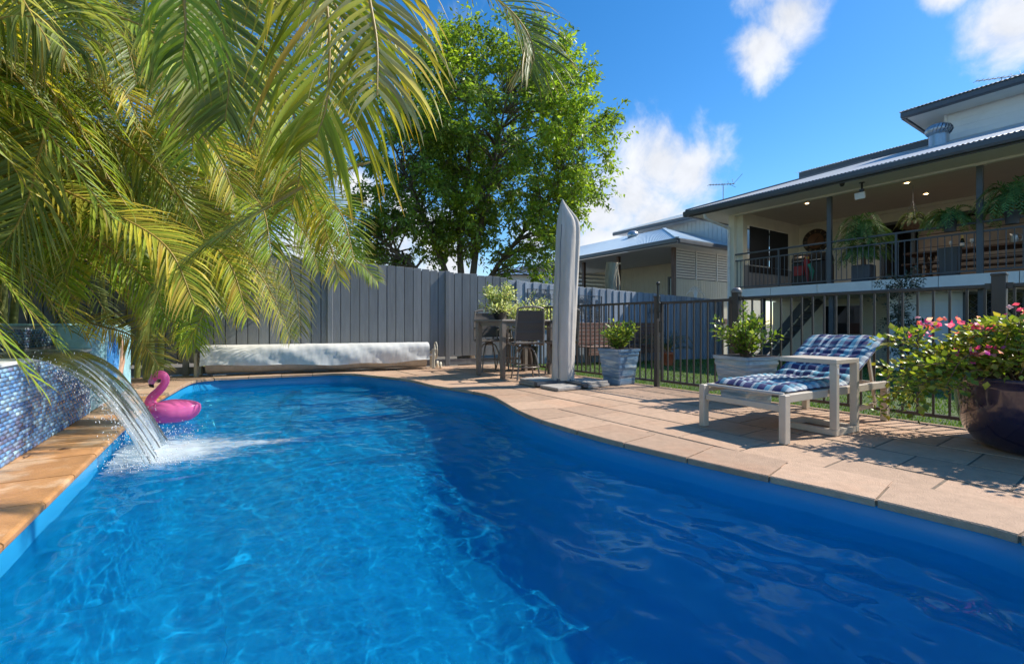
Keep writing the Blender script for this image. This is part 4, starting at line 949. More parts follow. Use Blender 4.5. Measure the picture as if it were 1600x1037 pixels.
# C-shaped side table over the lounger
ct0 = LQ(.60, LWd + .062, 0); ctb = thing('side_table', ct0, 'taupe C-shaped side table slid over the sun lounger', 'side table')
def CT(a, b, z): return ct0 + e1 * a - e2 * b + Z * z
for a in (0, .33): m = MB(); m.frame_box(CT(a, 0, .312), e1 * .024, e2 * .026, Z * .262, ch=.003); m.build('leg', 'frame_taupe', ctb)
m = MB(); m.frame_box(CT(.165, .20, .594), e1 * .19, e2 * .226, Z * .019, ch=.003); m.build('table_top', 'frame_taupe', ctb)
m = MB()
for a in (0, .33): m.frame_box(CT(a, .20, .025), e1 * .024, e2 * .226, Z * .024, ch=.003)
m.build('base_rail', 'frame_taupe', ctb); m = MB(); m.frame_box(CT(.165, .40, .025), e1 * .141, e2 * .024, Z * .023); m.frame_box(CT(.165, 0, .025), e1 * .141, e2 * .024, Z * .023); m.build('base_crossbar', 'frame_taupe', ctb)
m = MB(); m.frame_box(CT(0, -.0268, .52), e1 * .009, e2 * .0006, Z * .022); m.build('sticker', 'white_paint', ctb)
# ------------------------------------------------------------------ plants: builders
def shrub_foliage(parent, base, stems, leaf_len, leaf_w, colours, mat, stem_mat='stem_brown', per=26, spread=.03, up_bias=.35, stem_r=.006, name='foliage', tipcol=None, fold=.25):
    """stems: list of point paths; leaves are set spirally along each stem and at its tip"""
    P, Dv, Up, Ln, Wd, Cc = [], [], [], [], [], []; sm = MB()
    for path in stems:
        pts = smooth_path(path, 12); sm.tube(pts, list(np.linspace(stem_r, stem_r * .35, 12)), 5)
        for k in range(per):
            q = .25 + .75 * (k / per) ** .8; i = min(int(q * 11), 10); p = pts[i].lerp(pts[i + 1], q * 11 - i); t = (pts[i + 1] - pts[i]).normalized()
            a = k * 2.4 + random.random(); r1 = t.orthogonal().normalized(); r2 = t.cross(r1); out = r1 * math.cos(a) + r2 * math.sin(a)
            d = (out * random.uniform(.7, 1.1) + t * random.uniform(.3, .9) + Z * up_bias * random.uniform(.2, 1.2)).normalized()
            P.append(p + out * random.uniform(0, spread)); Dv.append(d); Up.append((Z + Vector((random.gauss(0, .5), random.gauss(0, .5), 0))).normalized()); s = random.uniform(.65, 1.15); Ln.append(leaf_len * s); Wd.append(leaf_w * s)
    n = len(P); v, f, c = leaf_arrays(np.array(P), np.array(Dv), np.array(Up), np.array(Ln), np.array(Wd), pal(n, colours), fold=fold, droop=.08)
    sm.build('stems', stem_mat, parent); return np_mesh(name, v, f, mat, c, parent)
def stem_fan(base, n, h, spread, bend=.3, seed=1, squash=1.0):
    rs = random.Random(seed); out = []
    for k in range(n):
        a = rs.uniform(0, 2 * math.pi); r_ = spread * math.sqrt(rs.uniform(.02, 1)); hh = h * rs.uniform(.6, 1.05) * (1 - .25 * (r_ / spread)); d = Vector((math.cos(a), math.sin(a) * squash, 0))
        out.append([base + d * .02, base + d * r_ * .35 + Z * hh * .45, base + d * r_ + Z * hh])
    return out
FROND_GREEN = [(.22, .32, .04), (.28, .37, .045), (.17, .26, .035), (.35, .40, .055)]
FROND_YELLOW = [(.48, .44, .06), (.40, .41, .055), (.55, .45, .07), (.33, .39, .05)]
FROND_GREY = [(.22, .27, .12), (.18, .23, .09), (.26, .30, .14)]
def frond_arrays(path, L_, wd, n, droop, nrm, colours, tip=(.42, .26, .07), dead=.0, lean=.75, segs=5, vang=.35, curl=.0, rach=.012, start=.10, stiff=1.0):
    """one pinnate frond: rachis along path, two rows of leaflets that bend down under their weight"""
    pts = smooth_path(path, 30); V_, F_, C_, M_ = [], [], [], []
    R_ = MB(); R_.tube(pts, list(np.linspace(rach, rach * .25, 30)), 6)
    V_ += R_.v; off = 0; quads = [f for f in R_.f if len(f) == 4]; F_ += quads; M_ += [1] * len(quads); C_ += [(.45, .30, .06)] * len(R_.v)
    base = np.array(colours)
    for k in range(n):
        for sg in (-1, 1):
            q = start + (1 - start) * (k + .5 * (sg > 0)) / n; x = q * 29; i = min(int(x), 28); p = pts[i].lerp(pts[i + 1], x - i); t = (pts[i + 1] - pts[i]).normalized()
            nn = (nrm - t * nrm.dot(t)); nn = nn.normalized() if nn.length > .01 else t.orthogonal(); sd = t.cross(nn).normalized() * sg
            ln = L_ * (math.sin(math.pi * (.16 + .78 * q)) ** .65) * random.uniform(.86, 1.1); w = wd * random.uniform(.8, 1.15) * (1 - .35 * q)
            d = (sd * random.uniform(.8, 1.05) + t * (lean + .5 * q) * random.uniform(.85, 1.15) + nn * vang * random.uniform(.5, 1.4)).normalized()
            wv = t.copy(); cc = base[random.randrange(len(base))] * random.uniform(.6, 1.4); dd = random.random() < dead; o = len(V_)
            tc_ = np.array(tip) * random.uniform(.7, 1.2); pos = p.copy(); dr = droop * random.uniform(.6, 1.5)
            for s in range(segs + 1):
                u = s / segs; ww = w * (.55 + .45 * min(1, u * 4)) * (1 - u ** 2.6) + .0012; wv2 = (wv - d * wv.dot(d)); wv2 = wv2.normalized() if wv2.length > .01 else d.orthogonal()
                kv = d.cross(wv2) * (ww * .22); V_.append((pos + wv2 * ww * .5)[:]); V_.append((pos - kv)[:]); V_.append((pos - wv2 * ww * .5)[:])
                mixt = max(0, (u - .72) / .28) ** 1.5 * (.8 if not dd else 1); c = cc * (1 - mixt) + tc_ * mixt
                if dd: c = c * .35 + tc_ * .65
                C_.append(c); C_.append(c * 1.1); C_.append(c)
                pos = pos + d * (ln / segs); d = (d + Vector((0, 0, -1)) * dr * (u + .25) * .42 + Vector((random.gauss(0, .03), random.gauss(0, .03), 0))).normalized()
                if curl: wv = (wv + d.cross(wv) * curl * random.uniform(-.2, 1)).normalized()
            for s in range(segs): F_.append((o + 3 * s, o + 3 * s + 1, o + 3 * s + 4, o + 3 * s + 3)); F_.append((o + 3 * s + 1, o + 3 * s + 2, o + 3 * s + 5, o + 3 * s + 4)); M_ += [0, 0]
    return V_, F_, C_, M_
def add_frond(parent, path, name='frond', mats=('leaf_palm', 'rachis'), **k):
    V_, F_, C_, M_ = frond_arrays([Vector(p) for p in path], **k); return np_mesh(name, V_, F_, list(mats), np.array(C_), parent, matidx=M_)
def fern(parent, c, n, ln, seed, colours=((.09, .21, .07), (.12, .25, .08), (.07, .17, .06)), droop=1.0, rise=.35, sq=1.0):
    rs = random.Random(seed); V_, F_, C_ = [], [], []
    for k in range(n):
        a = 2 * math.pi * (k + rs.random()) / n; l = ln * rs.uniform(.7, 1.2); d = Vector((math.cos(a), math.sin(a) * sq, 0)); up = rise * rs.uniform(.3, 1.6)
        path = [c, c + d * l * .3 + Z * l * up, c + d * l * .7 + Z * l * (up * .9 - .12 * droop), c + d * l + Z * l * (up * .4 - .5 * droop * rs.uniform(.6, 1.2))]
        v, f, cc, _ = frond_arrays(path, L_=.11 * ln / .45, wd=.030 * ln / .45, n=17, droop=.5, nrm=Z, colours=colours, tip=colours[0], segs=2, vang=.1, rach=.003, start=.12)
        o = len(V_); V_ += v; F_ += [tuple(i + o for i in q) for q in f]; C_ += list(cc)
    return np_mesh('fronds', V_, F_, 'leaf_fern', np.array(C_), parent)
def square_pot(parent, c, top, bot, h, rz, mat):
    m = MB(); ca, sa = math.cos(rz), math.sin(rz)
    def ring(s, z, r_=.12):
        out = []
        for (sx, sy, a0) in ((1, 1, 0), (-1, 1, 90), (-1, -1, 180), (1, -1, 270)):
            for k in range(4):
                a = R(a0 + 30 * k); x = sx * s * (1 - r_) + s * r_ * math.cos(a); y = sy * s * (1 - r_) + s * r_ * math.sin(a); out.append((c.x + x * ca - y * sa, c.y + x * sa + y * ca, c.z + z))
        return out
    rows = [ring(bot / 2, 0), ring(bot / 2 + .004, .02)]
    for i in range(1, 12):                                    # hand-thrown horizontal ridges
        q = i / 12; rows.append(ring((bot + (top - bot) * q) / 2 + .004 * math.sin(i * 2.4), .02 + (h - .06) * q))
    rows += [ring(top / 2 - .006, h - .045), ring(top / 2 + .010, h - .035), ring(top / 2 + .012, h), ring(top / 2 - .025, h), ring(top / 2 - .03, h - .05)]
    for r_ in rows: m.v += r_
    n = 16
    for i in range(len(rows) - 1):
        for k in range(n): m.f.append((i * n + k, i * n + (k + 1) % n, (i + 1) * n + (k + 1) % n, (i + 1) * n + k)); m.m.append(1 if i >= len(rows) - 3 else 0); m.sm.append(False)
    pt = m.build('pot', [mat, 'pot_rim'], parent)
    m = MB(); m.add(ring(top / 2 - .03, h - .04), [tuple(range(16))]); m.build('soil', 'soil', parent)
GREEN_BRIGHT = [(.16, .26, .04), (.22, .32, .05), (.12, .20, .03), (.28, .36, .08)]
# square blue pot by the gate
p1 = Vector((1.62, 6.90, 0)); pl = thing('potted_shrub', p1, 'leafy green shrub in a tall square blue glazed pot by the gate', 'potted plant')
square_pot(pl, p1, .44, .33, .53, R(33), 'pot_blue')
shrub_foliage(pl, p1, stem_fan(p1 + Z * .46, 34, .56, .30, seed=4), .075, .042, GREEN_BRIGHT, 'leaf_shrub', per=20)
# square teal pot behind the lounger
p2 = Vector((2.66, 5.18, 0)); pl = thing('potted_shrub', p2, 'leafy green shrub in a square pale teal pot behind the lounger', 'potted plant')
square_pot(pl, p2, .48, .36, .54, R(20), 'pot_teal')
st = stem_fan(p2 + Z * .48, 36, .60, .38, seed=9) + [[p2 + Z * .5, p2 + Vector((.2, 0, .72)), p2 + Vector((.40, 0, .80))], [p2 + Z * .5, p2 + Vector((-.2, 0, .8)), p2 + Vector((-.36, 0, .98))], [p2 + Z * .5, p2 + Vector((-.03, 0, .9)), p2 + Vector((.0, 0, 1.14))]]
shrub_foliage(pl, p2, st, .074, .042, GREEN_BRIGHT, 'leaf_shrub', per=19)
# big round pot with bougainvillea
p3 = Vector((3.80, 3.20, 0)); pl = thing('bougainvillea_pot', p3, 'sprawling pink bougainvillea in a big round purple glazed pot', 'potted plant')
m = MB(); m.lathe([(.001, .0), (.33, .0), (.35, .012), (.40, .05), (.455, .13), (.485, .24), (.50, .36), (.508, .45), (.515, .49), (.535, .50), (.540, .515), (.535, .53), (.505, .53), (.495, .515), (.485, .44)], p3, 56); m.build('pot', 'pot_purple', pl)
m = MB(); m.add([(p3.x + .488 * math.cos(a), p3.y + .488 * math.sin(a), .46) for a in np.linspace(0, 2 * math.pi, 40, endpoint=False)], [tuple(range(40))]); m.build('soil', 'soil', pl)
rs = random.Random(21); stems = []
for k in range(120):
    a = rs.uniform(0, 2 * math.pi); r_ = rs.uniform(.2, .62); h = rs.uniform(.22, .48) * (1.15 - r_ * .55); d = Vector((math.cos(a), math.sin(a), 0)); b = p3 + d * rs.uniform(.05, .35) + Z * .47
    stems.append([b, b + d * r_ * .35 + Z * h, p3 + d * (r_ + .12) + Z * (.47 + h * rs.uniform(.25, 1.05))])
for k in range(26):                                           # sprays that trail over the rim to the left and front
    a = rs.uniform(R(112), R(188)); d = Vector((math.cos(a), math.sin(a), 0)); r_ = rs.uniform(.7, 1.02); z1 = rs.uniform(.12, .62)
    stems.append([p3 + d * .3 + Z * .5, p3 + d * .62 + Z * rs.uniform(.52, .72), p3 + d * r_ + Z * z1])
for k in range(5): a = rs.uniform(R(245), R(270)); d = Vector((math.cos(a), math.sin(a), 0)); stems.append([p3 + d * .42 + Z * .5, p3 + d * .60 + Z * .50, p3 + d * .62 + Z * rs.uniform(.10, .3)])
for k in range(4): stems.append([p3 + Vector((-.35, .1, .5)), p3 + Vector((-.7, .25, .72)), p3 + Vector((-.98 + .06 * k, .38 - .1 * k, .78 + .03 * k))])
shrub_foliage(pl, p3, stems, .056, .043, [(.24, .33, .045), (.16, .25, .035), (.32, .38, .06), (.10, .16, .03), (.36, .33, .07)], 'leaf_shrub', per=38, spread=.06, stem_r=.005)
P, Dv = [], []
for k in range(340):
    c0 = rs.choice([(-.08, .02, .98), (.12, -.02, .95), (.22, .10, .93), (.30, -.1, .90), (-.62, .28, .88), (-.40, .15, .86), (-.55, -.05, .70), (.05, -.3, .85), (-.2, -.35, .72), (.45, 0, .85)] if k < 506 else [(-.75, .2, .35), (-.3, -.45, .55)])
    P.append((p3.x + c0[0] + rs.gauss(0, .06), p3.y + c0[1] + rs.gauss(0, .06), c0[2] + rs.gauss(0, .03))); Dv.append((rs.gauss(0, 1), rs.gauss(0, 1), rs.gauss(.5, .8)))
n = len(P); v, f, c = leaf_arrays(np.array(P), np.array(Dv), rand_unit(n), np.full(n, .046), np.full(n, .040), pal(n, [(.80, .09, .34), (.85, .16, .46), (.78, .07, .42), (.82, .20, .20), (.90, .45, .58), (.88, .40, .50)]), fold=.3); np_mesh('bracts', v, f, 'petal', c, pl, kind='stuff')
tw = MB()
for k in range(22):
    a = rs.uniform(R(225), R(265)); d = Vector((math.cos(a), math.sin(a), 0)); b = p3 + d * .53 + Z * .52; tw.tube(smooth_path([b, b + d * .06 + Z * rs.uniform(-.08, .02), b + d * rs.uniform(.02, .08) + Vector((rs.gauss(0, .08), rs.gauss(0, .08), -rs.uniform(.12, .3)))], 8), .0028, 4)
tw.build('bare_twigs', 'stem_brown', pl)
# cycad in an orange pot on the lawn
p4 = D(1043, 506, 11.3); p4.z = -.16; pl = thing('potted_cycad', p4, 'dark spiky cycad in an orange terracotta pot on the lawn edge', 'potted plant')
m = MB(); m.lathe([(.001, 0), (.105, 0), (.12, .05), (.145, .30), (.165, .31), (.165, .36), (.15, .36), (.145, .32)], p4, 24); m.lathe([(.001, .33), (.148, .33)], p4, 20, 1); m.build('pot', ['terracotta', 'soil'], pl)
for k in range(22):
    a = 2 * math.pi * k / 22 + random.random() * .3; d = Vector((math.cos(a), math.sin(a), 0)); l = random.uniform(.5, .75); e = random.uniform(.2, 1.2); b = p4 + Z * .38
    add_frond(pl, [b, b + d * l * .4 + Z * l * .5 * e, b + d * l * .8 + Z * l * .6 * e, b + d * l + Z * l * (.35 * e)], L_=.13, wd=.012, n=20, droop=.15, nrm=Z, colours=[(.02, .04, .018), (.03, .055, .022)], tip=(.03, .05, .02), segs=2, mats=('leaf_shade', 'leaf_shade'), rach=.006)
# white-flecked shrubs on and beyond the bar table
WHITE_LEAF = [(.26, .34, .12), (.42, .50, .24), (.64, .68, .46), (.72, .74, .56), (.20, .30, .08), (.55, .62, .34)]
p5 = tc - te1 * .36 + Z * .974; pl = thing('potted_shrub', p5, 'white-flecked shrub in a black bowl on the bar table', 'potted plant')
m = MB(); m.lathe([(.001, 0), (.07, 0), (.075, .01), (.10, .06), (.125, .12), (.13, .125), (.118, .13), (.112, .11)], p5, 24); m.lathe([(.001, .108), (.114, .108)], p5, 20, 1); m.build('bowl', ['pot_black', 'soil'], pl)
shrub_foliage(pl, p5, stem_fan(p5 + Z * .1, 34, .62, .30, seed=2) + stem_fan(p5 + Z * .1, 16, .2, .42, seed=3), .075, .030, WHITE_LEAF, 'leaf_shrub', per=34, spread=.045)
p6 = Vector((.33, 9.0, 0)); pl = thing('potted_shrub', p6, 'taller white-flecked shrub standing behind the bar stools', 'potted plant')
m = MB(); m.lathe([(.001, 0), (.14, 0), (.15, .02), (.19, .45), (.2, .46), (.185, .46), (.18, .42)], p6, 24); m.lathe([(.001, .42), (.182, .42)], p6, 20, 1); m.build('pot', ['pot_black', 'soil'], pl)
shrub_foliage(pl, p6, stem_fan(p6 + Z * .42, 90, 1.16, .50, seed=5), .080, .032, WHITE_LEAF, 'leaf_shrub', per=40, spread=.07)

# ------------------------------------------------------------------ palms
def D3(px, py, Y): return D(px, py, Y)
palms = []
def cane_palm(base, n_canes, hmax, label, nf, seed, spread=.45, lens=(1.5, 2.2), bias=None, tones=None):
    rs = random.Random(seed); p = thing('golden_cane_palm', base, label, 'palm tree', 'golden cane palms behind the mosaic wall'); m_all = []
    for c in range(n_canes):
        a = rs.uniform(0, 6.28); q = base + Vector((math.cos(a), math.sin(a), 0)) * rs.uniform(.05, spread); lean = Vector((rs.gauss(0, .12), rs.gauss(0, .12), 0)); h = hmax * rs.uniform(.4, 1)
        pts = smooth_path([q, q + lean * .3 + Z * h * .5, q + lean * h * .6 + Z * h], 10); m = MB(); m.tube(pts, [.045] * 3 + [.04] * 4 + [.045, .05, .035], 10); m.build('cane', 'cane', p); m_all.append(pts[-1])
    for k in range(nf):
        top = m_all[k % n_canes]; a = rs.uniform(0, 6.28)
        if bias is not None and rs.random() < .65: a = bias + rs.gauss(0, .7)
        d = Vector((math.cos(a), math.sin(a), 0)); l = rs.uniform(*lens); e = rs.uniform(.1, 1.0); b = top + Z * rs.uniform(-.25, .05)
        path = [b, b + d * l * .28 + Z * l * .40 * e, b + d * l * .62 + Z * l * (.42 * e - .10), b + d * l * .92 + Z * l * (.20 * e - .42)]
        if (path[3].x / max(path[3].y, .3)) * F_PX + 800 > 540: path[3] = path[3] - d * l * .45
        if path[3].y < .9 and path[3].x > -1.8: continue
        tn = rs.choice(tones or [FROND_GREEN, FROND_GREEN, FROND_YELLOW, FROND_GREY])
        add_frond(p, path, L_=rs.uniform(.42, .58), wd=rs.uniform(.018, .026), n=48, droop=rs.uniform(.35, 1.1), nrm=Z, colours=tn, dead=.04, vang=rs.uniform(.2, .6))
    return p
PB = math.atan2(WALL_N.y, WALL_N.x)
cp1 = cane_palm(W(-1.6, -1.3, 0), 4, 2.6, 'golden cane palm nearest the camera with fronds arching over the pool', 16, 31, bias=PB)
cp2 = cane_palm(W(.3, -1.45, 0), 6, 3.4, 'dense golden cane palm behind the spillway of the mosaic wall', 40, 32, bias=PB)
cp3 = cane_palm(W(1.7, -1.2, 0), 6, 3.3, 'golden cane palm with an orange-ribbed frond hanging above the waterfall', 38, 33, bias=PB)
cp4 = cane_palm(W(3.2, -1.0, 0), 6, 3.2, 'golden cane palm arching over the mural wall and flamingo', 34, 34, bias=PB)
cp5 = cane_palm(Vector((-6.0, 7.3, 0)), 6, 3.4, 'golden cane palm with yellowed fronds over the cover roller', 34, 35, bias=0.1)
cp6 = cane_palm(W(1.2, -3.0, 0), 8, 5.6, 'tall golden cane palm rising behind the other palms', 52, 36, spread=1.0)
cp7 = cane_palm(W(3.4, -2.8, 0), 8, 5.6, 'tall golden cane palm at the back near the paling fence', 52, 37, spread=1.0)
cp8 = cane_palm(W(-.6, -2.6, 0), 7, 5.0, 'tall golden cane palm at the back by the frame edge', 40, 38, spread=.8)
cp9 = cane_palm(Vector((-5.6, 8.6, 0)), 7, 5.2, 'tall golden cane palm beside the shade tree, behind the roller', 44, 39, spread=.7, bias=-.3)
# the fronds the photograph shows singly: (palm, rachis in picture points with depths, leaflet length, width, count, droop, tones, options)
HF = [
 (cp1, [(400, -240, 2.15), (480, -120, 2.12), (512, 20, 2.1), (512, 150, 2.08), (495, 215, 2.06)], .74, .036, 34, .62, [(.30, .34, .04), (.38, .36, .05), (.24, .30, .03)], dict(dead=.02, vang=.1, lean=.75, curl=.15, tip=(.50, .24, .06), segs=9)),
 (cp1, [(420, -300, 1.9), (540, -120, 1.9), (585, 40, 1.85), (590, 150, 1.8)], .52, .034, 30, .75, [(.40, .36, .06), (.34, .34, .05), (.46, .44, .22)], dict(dead=.08, vang=.1, lean=.5, curl=.3, segs=8, tip=(.50, .40, .25))),
 (cp2, [(560, -160, 2.9), (690, -60, 2.9), (790, 10, 2.9), (832, 70, 2.9), (828, 120, 2.9)], .46, .028, 26, .7, [(.14, .19, .05), (.22, .26, .08), (.20, .24, .12)], dict(dead=.05)),
 (cp2, [(-90, 60, 2.6), (0, 30, 2.6), (70, 32, 2.6), (105, 75, 2.6)], .60, .036, 26, 1.7, [(.20, .25, .07), (.26, .30, .12), (.16, .21, .05)], dict(dead=.05, segs=7)),
 (cp2, [(105, 170, 4.0), (190, 220, 4.0), (262, 285, 4.05), (318, 370, 4.1), (332, 470, 4.15)], .56, .030, 44, .30, [(.16, .22, .035), (.22, .27, .04), (.28, .28, .05)], dict(vang=.15, rach=.014)),
 (cp2, [(95, 130, 3.3), (62, 240, 3.3), (45, 310, 3.3), (15, 370, 3.3), (-30, 410, 3.3)], .64, .036, 28, .55, [(.15, .21, .06), (.20, .26, .10), (.24, .29, .14)], dict(vang=.2)),
 (cp3, [(110, 495, 4.55), (160, 510, 4.5), (200, 522, 4.45), (232, 548, 4.4), (250, 574, 4.38)], .36, .022, 24, .35, [(.30, .26, .06), (.22, .23, .06), (.36, .28, .07)], dict(dead=.1, lean=.8)),
 (cp2, [(300, -120, 2.7), (340, 0, 2.7), (358, 110, 2.7), (352, 190, 2.7)], .58, .034, 32, .5, [(.17, .23, .05), (.24, .28, .10), (.20, .24, .05)], dict()),
 (cp4, [(290, 170, 5.2), (370, 270, 5.3), (430, 370, 5.35), (462, 450, 5.4), (470, 520, 5.4)], .50, .024, 34, .9, [(.26, .27, .06), (.36, .32, .10), (.20, .23, .05)], dict(dead=.25, tip=(.50, .44, .36))),
 (cp4, [(410, 240, 4.6), (480, 310, 4.6), (515, 380, 4.6), (530, 440, 4.6)], .42, .022, 26, .85, FROND_YELLOW, dict(dead=.1)),
 (cp5, [(330, 330, 6.2), (400, 420, 6.2), (435, 480, 6.2), (455, 530, 6.2)], .42, .020, 28, .8, FROND_YELLOW, dict(dead=.25, tip=(.55, .45, .36))),
 (cp4, [(260, 300, 4.8), (320, 400, 4.8), (320, 480, 4.8), (290, 540, 4.8)], .50, .024, 30, .55, FROND_GREEN + FROND_YELLOW[:1], dict()),
 (cp4, [(180, 380, 4.9), (240, 430, 4.9), (290, 490, 4.9), (305, 545, 4.9)], .46, .024, 28, .6, FROND_GREEN + FROND_YELLOW[:2], dict()),
 (cp3, [(60, 330, 4.2), (160, 380, 4.2), (230, 440, 4.2), (262, 500, 4.2)], .50, .026, 30, .6, FROND_GREEN, dict()),
 (cp2, [(170, 20, 3.2), (250, 60, 3.2), (300, 150, 3.2), (300, 250, 3.2)], .56, .032, 30, .6, FROND_GREEN, dict()),
 (cp5, [(380, 180, 5.6), (450, 260, 5.6), (490, 340, 5.6), (500, 420, 5.6)], .48, .024, 28, .8, FROND_GREY + FROND_YELLOW[:1], dict(dead=.1)),
 (cp3, [(400, 60, 3.6), (450, 150, 3.6), (470, 250, 3.6), (455, 330, 3.6)], .52, .028, 30, .7, FROND_GREEN + FROND_YELLOW, dict(dead=.1)),
 (cp3, [(450, -100, 3.3), (520, 0, 3.3), (560, 110, 3.3), (550, 220, 3.3)], .54, .028, 30, .9, FROND_YELLOW, dict(dead=.15)),
 (cp5, [(420, 380, 6.0), (520, 395, 6.0), (560, 410, 6.0), (590, 440, 6.0)], .36, .022, 24, .9, FROND_GREEN, dict()),
 (cp1, [(180, -160, 2.0), (270, -60, 2.0), (290, 30, 2.0), (285, 100, 2.0)], .42, .034, 14, 1.3, FROND_GREEN, dict(segs=7)),
]
for k, (p, pts, L_, w, n, dr, tn, opt) in enumerate(HF):
    path = [D3(*q) for q in pts]; nm = Vector((.25, -.75, .55)).normalized()
    w *= .66 if k > 1 else .8; n = int(n * 1.8) if k > 1 else n
    add_frond(p, path, L_=L_, wd=w, n=n, droop=dr, nrm=nm, colours=tn, **opt)
# the mass of hanging fronds between them
rs = random.Random(55); owners = [cp2, cp3, cp4, cp5, cp6, cp7, cp9]
for k in range(125):
    px = rs.uniform(-60, 560) if k % 3 else rs.uniform(-60, 330); lim = 405 if px < 330 else 390 - (px - 330) * .25; py = rs.uniform(-140, lim) * (1 if px > 200 else .9); Y = rs.uniform(3.4, 7.2) if px < 380 else rs.uniform(4.2, 7.0)
    p0 = D(px, py, Y); 
    if p0.z < .9: continue
    sd = rs.choice((-1, 1, 1)); l = rs.uniform(.9, 1.5); lat = Vector((sd * rs.uniform(.35, 1.0), rs.uniform(-.6, .3), 0)).normalized()
    path = [p0 - lat * l * .55 + Z * l * .25, p0, p0 + lat * l * .35 - Z * l * .22, p0 + lat * l * .52 - Z * l * .58]
    if (path[3].x / max(path[3].y, .3)) * F_PX + 800 > 600: continue
    o_ = min(owners, key=lambda o: (o.location - p0).length); tn = rs.choice([FROND_GREEN, FROND_GREEN, FROND_GREEN, FROND_YELLOW, FROND_GREY])
    add_frond(o_, path, L_=rs.uniform(.40, .56), wd=rs.uniform(.016, .024), n=rs.randint(46, 60), droop=rs.uniform(.4, 1.2), nrm=Vector((.2 * sd, -.6, .75)).normalized(), colours=tn, dead=.07, vang=rs.uniform(.1, .4))
# low leafy growth under the palms
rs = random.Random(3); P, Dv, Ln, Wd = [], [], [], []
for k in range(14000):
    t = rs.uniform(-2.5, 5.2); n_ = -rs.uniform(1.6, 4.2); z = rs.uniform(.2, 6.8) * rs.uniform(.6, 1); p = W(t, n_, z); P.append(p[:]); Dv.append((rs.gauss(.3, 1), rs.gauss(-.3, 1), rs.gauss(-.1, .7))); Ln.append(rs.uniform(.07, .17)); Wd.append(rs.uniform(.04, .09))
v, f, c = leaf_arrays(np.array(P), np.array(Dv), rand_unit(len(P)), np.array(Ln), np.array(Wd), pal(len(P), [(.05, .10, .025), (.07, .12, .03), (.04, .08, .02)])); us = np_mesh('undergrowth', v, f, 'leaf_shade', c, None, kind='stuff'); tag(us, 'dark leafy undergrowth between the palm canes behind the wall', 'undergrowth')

# ------------------------------------------------------------------ big tree behind the fence
tb0 = Vector((-1.35, 13.0, -.3)); tree = thing('shade_tree', tb0, 'large leafy shade tree with several stems behind the charcoal fence', 'tree')
rs = random.Random(12); limbs = []
LIMB = [[(0, 0, 0), (-.22, 0, 1.6), (-.75, .1, 3.2), (-1.5, .1, 5.0), (-2.1, .2, 6.4)], [(.03, 0, 0), (-.05, .1, 1.8), (-.15, .1, 3.6), (.1, .3, 5.8), (0, .3, 7.7)], [(.1, 0, 0), (.18, -.1, 1.8), (.35, -.1, 3.4), (.75, -.2, 5.2), (1.2, -.2, 7.6)],
        [(.15, .05, 0), (.3, .1, 1.7), (.9, .1, 2.8), (1.8, .1, 4.0), (2.7, .2, 5.2)], [(-.08, 0, 0), (-.3, -.15, 1.5), (-1.1, -.25, 2.5), (-2.0, -.3, 3.3), (-2.7, -.3, 3.9)], [(.05, .1, .2), (.1, .5, 2.0), (.3, 1.1, 4.2), (.4, 1.6, 6.2)]]
tm = MB(); limb_pts = []
for L_ in LIMB:
    pts = smooth_path([tb0 + Vector(q) for q in L_], 22); r0 = rs.uniform(.12, .16); tm.tube(pts, list(np.linspace(r0, .022, 22)), 9); limb_pts += [(p, r0 * (1 - i / 22)) for i, p in enumerate(pts) if i > 5]
tm.build('trunk', 'bark', tree)
ELL = [((-.15, 13.3, 6.35), (3.1, 2.6, 3.45), 300), ((1.1, 13.0, 6.0), (1.75, 1.8, 2.7), 100), ((-2.5, 13.0, 4.5), (2.1, 1.6, 1.9), 105), ((-3.0, 13.2, 3.3), (1.6, 1.2, .9), 45), ((.35, 12.9, 3.4), (1.5, 1.2, .8), 20), ((.35, 12.5, 2.45), (.65, .5, .45), 7), ((-1.9, 13.3, 7.3), (2.2, 2, 2.0), 75), ((-4.4, 13.5, 3.6), (1.0, 1.0, 1.2), 12)]
P, Dv, Up, Ln, Wd, Cc = [], [], [], [], [], []; bm_ = MB()
